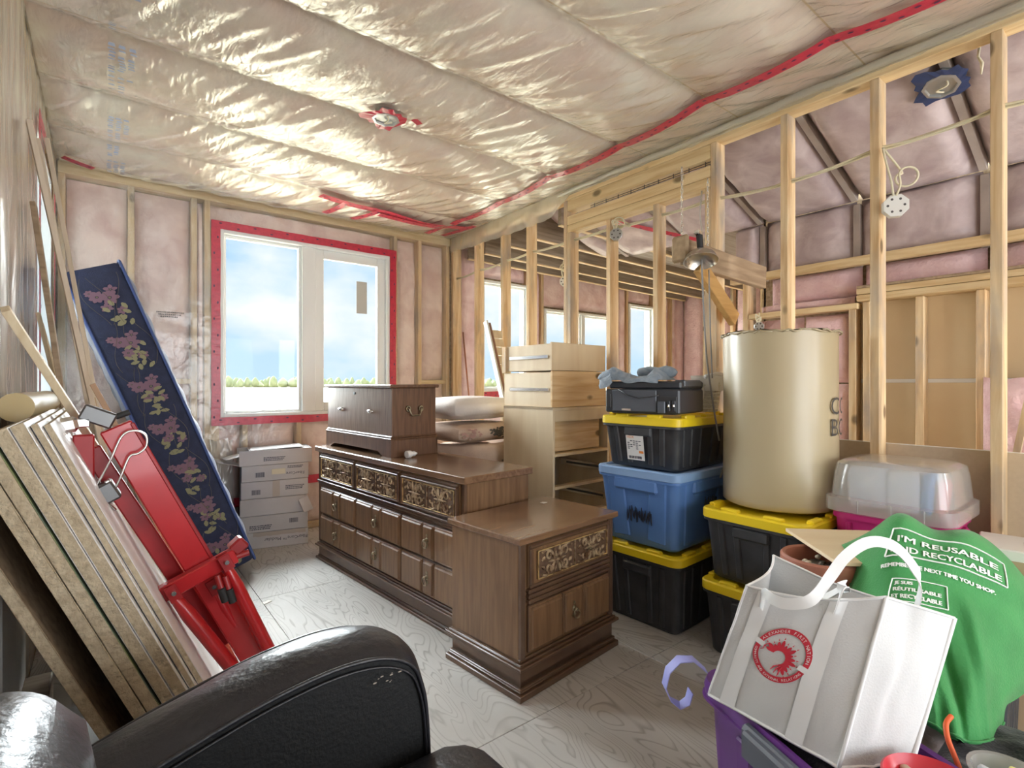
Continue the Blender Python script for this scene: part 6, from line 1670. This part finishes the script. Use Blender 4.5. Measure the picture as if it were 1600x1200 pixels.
alu = mat('spun_aluminium', (.62, .61, .58), .28, 1.0)
lm = thing('clamp_lamp', 'dished aluminium clamp lamp hanging at the end of the lifting beam', 'lamp', (2.40, 1.50, 1.86))
Ml = Matrix.Translation((2.415, 1.50, 1.865)) @ Matrix.Rotation(R(-12), 4, 'X') @ Matrix.Rotation(R(14), 4, 'Y')
obj('reflector', G().lathe([(.018, .040), (.040, .034), (.068, .012), (.083, -.018), (.086, -.018), (.071, .016), (.042, .040), (.020, .046)], 36, Ml), alu, lm, world=True, smooth=60)
obj('socket', G().tube([(2.415, 1.50, 1.90), (2.41, 1.505, 1.985)], .016, 14), rub, lm, world=True, smooth=40)
obj('clamp', G().cbox((2.405, 1.51, 1.998), (.03, .03, .025), Matrix.Rotation(R(20), 3, 'Y'), .004), nickel, lm, world=True)
cordg = mat('grey_cord', (.30, .29, .28), .5)
obj('lamp_cord', G().tube(smooth_path([(2.42, 1.498, 1.86), (2.43, 1.492, 1.60), (2.445, 1.485, 1.36), (2.46, 1.47, 1.20), (2.455, 1.45, 1.09), (2.48, 1.435, .93)]), .0045, 6), cordg, lm, world=True, smooth=180)
obj('lamp_cord', G().tube(smooth_path([(2.50, 1.505, 1.82), (2.50, 1.497, 1.50), (2.49, 1.48, 1.25)]), .0035, 6), cordg, lm, world=True, smooth=180)
single('black_cable', G().tube(smooth_path([(2.65, 1.44, 1.40), (2.60, 1.42, 1.36), (2.585, 1.41, 1.22), (2.575, 1.41, 1.08), (2.545, 1.41, .92), (2.50, 1.42, .80), (2.48, 1.43, .74)]), .005, 6), cordg, 'dark grey cable looping down beside the tall paper roll', 'cable', (0, 0, 0), 0, smooth=180)

# ------------------------------------------------------------------ cables through the studs, boxes
cab_m = mat('cream_cable', (0.78, 0.72, 0.52), 0.45)
studs_y = [4.47, 4.066, 3.653, 3.299, 2.834, 2.426, 2.034, 1.660, 1.239, .838, .427, .03, -.38]
zs_ = [2.28, 2.30, 2.31, 2.32, 2.315, 2.317, 2.30, 2.305, 2.27, 2.30, 2.32, 2.31, 2.31]
for k in range(3):
    pts = []
    for i in range(len(studs_y) - 1):
        y0_, y1_ = studs_y[i], studs_y[i + 1]; dz = [0, .010, -.010][k]; sagk = [.004, .022, .010][k] * (1 if i % 2 else .6)
        for q in range(6):
            f = q / 6; pts.append((XR + .045 + [.006, -.004, 0][k] + .006 * nz(i + f * 2, k), y0_ + (y1_ - y0_) * f, zs_[i] + (zs_[i + 1] - zs_[i]) * f + dz * .7 - sagk * 4 * f * (1 - f)))
    single('electrical_cable', G().tube(pts, .0052, 6), cab_m, ['cream electrical cable strung through the wall studs, uppermost of the three strands', 'cream electrical cable strung through the wall studs, the one sagging most', 'cream electrical cable strung through the wall studs, middle strand'][k], 'cable', (0, 0, 0), 0, smooth=180)
boxw = mat('junction_box_white', (.78, .77, .72), .5); boxs = mat('junction_box_steel', (.52, .54, .54), .35, .8)
def octbox(name, label, loc, r, m, rz, tilt, loop, lr, cable_to):
    t = thing(name, label, 'electrical box', loc, rz)
    M_ = Matrix.Rotation(R(tilt), 4, 'X') @ Matrix.Rotation(R(90), 4, 'X') @ Matrix.Rotation(R(22.5), 4, 'Z')
    obj('box', G().lathe([(r * .92, -.034), (r, -.030), (r, 0), (r * .94, .002), (0, .002)], 8, M_), m, t, smooth=30)
    g = G()
    for k in range(6): g.lathe([(.0055, 0), (.005, .001), (0, .0012)], 8, Matrix.Rotation(R(tilt), 4, 'X') @ Matrix.Rotation(R(90), 4, 'X') @ Matrix.Translation((r * .6 * ca(k * 1.05), r * .6 * sa(k * 1.05), .002)))
    obj('knockout', g, lath, t)
    pts = [(0, 0, r * .8), (.012, -.01, r + .03)] + [(loop[0] + lr * ca(a), -.015 + .004 * i, loop[1] + lr * sa(a)) for i, a in enumerate([R(q) for q in range(200, 200 - 470, -30)])] + [cable_to]
    obj('cable_tail', G().tube(smooth_path(pts, 4), .0048, 6), cab_m, t, smooth=180)
    obj('cable_tail', G().tube(smooth_path([(-.012, -.006, r * .8), (-.02, -.01, r + .05), (cable_to[0] * .8, 0, cable_to[2] * .7), cable_to], 5), .0048, 6), cab_m, t, smooth=180)
    return t
octbox('junction_box', 'white octagonal electrical box hanging by looped cable beside a stud', (XR - .005, .755, 2.01), .052, boxw, R(-60), 0, (.045, .125), .038, (-.045, .02, .27))
octbox('junction_box', 'small steel octagonal electrical box hung in the header opening', (XR - .005, 2.352, 2.245), .045, boxs, R(-60), 0, (.02, .075), .036, (.10, .02, .06))
octbox('junction_box', 'white electrical box half hidden behind the header post', (XR + .10, 2.965, 2.03), .042, boxw, R(-60), 0, (0, .11), .03, (0, .02, .27))
octbox('junction_box', 'steel electrical box on the framing beyond the tall paper roll', (KX - .04, 1.86, 1.64), .035, boxs, R(-70), 0, (0, .05), .012, (0, .02, .10))
# ceiling boxes wrapped in tape
def ceil_box(name, label, c, nrm, size, tm, rz, torn=True):
    t = thing(name, label, 'ceiling box', c, 0)
    nrm = Vector(nrm).normalized(); ex = Vector((ca(rz), sa(rz), 0)); ex = (ex - nrm * ex.dot(nrm)).normalized(); ey = nrm.cross(ex)
    def Pp(x, y, h=0): return tuple(ex * x + ey * y + nrm * h)
    random.seed(int(size * 1000)); n = 26; vs = []; fs = []
    for k in range(n):
        a = 2 * math.pi * k / n; sq = 1 / max(abs(ca(a)), abs(sa(a))); jag = 1 + random.uniform(-.20, .16)
        r0 = size * .34; r1 = size * .5 * min(sq, 1.25) * jag
        vs += [Pp(r0 * ca(a), r0 * sa(a), .006 + .004 * random.random()), Pp(r1 * ca(a), r1 * sa(a), .003 + .006 * random.random())]
    for k in range(n): l = (k + 1) % n; fs.append((2 * k, 2 * k + 1, 2 * l + 1, 2 * l))
    g = G(); g.add(vs, fs); obj('tape_patch', g, tm, t)
    rotm = Matrix((ex, ey, nrm)).transposed().to_4x4()
    obj('box_ring', G().lathe([(size * .36, .002), (size * .36, .010), (size * .30, .012), (size * .28, .0), (size * .27, -.05)], 8, rotm), boxs, t, smooth=30)
    obj('box_back', G().lathe([(size * .28, -.045), (0, -.045)], 8, rotm), mat('box_inside', (.10, .12, .10), .5) if 'box_inside' not in bpy.data.materials else bpy.data.materials['box_inside'], t)
    obj('cable_end', G().tube(smooth_path([Pp(-size * .2, 0, -.03), Pp(-size * .05, size * .12, .012), Pp(size * .05, -size * .08, .018), Pp(size * .2, size * .05, .006)]), .004, 6), cab_m, t, smooth=180)
    return t
cbx = ceil_box('ceiling_box', 'electrical ceiling box ringed with torn red tape under the clear film', (1.172, 2.564, ceil_z(1.172, 2.564) - .018), (0, 0, -1), .20, tape_red, .5)
obj('tape_tab', G().cbox((.15, -.06, .004), (.055, .035, .002), Matrix.Rotation(.5, 3, 'Z'), 0), tape_red, cbx)
ceil_box('ceiling_box', 'electrical ceiling box ringed with torn dark blue tape on the sloping roof', (3.04, .66, zc(3.04) - .035), (-.35, 0, -1), .20, tape_blue, .2)
single('cable_stub', G().tube([(0, 0, 0), (.02, .01, -.05), (.005, -.005, -.09), (.02, 0, -.13)], [.006, .005, .007, .003], 6), cab_m, 'short cream cable stub poking down by the blue taped box', 'cable', (2.90, .50, 2.66), 0, smooth=180)
bpy.context.view_layer.update()
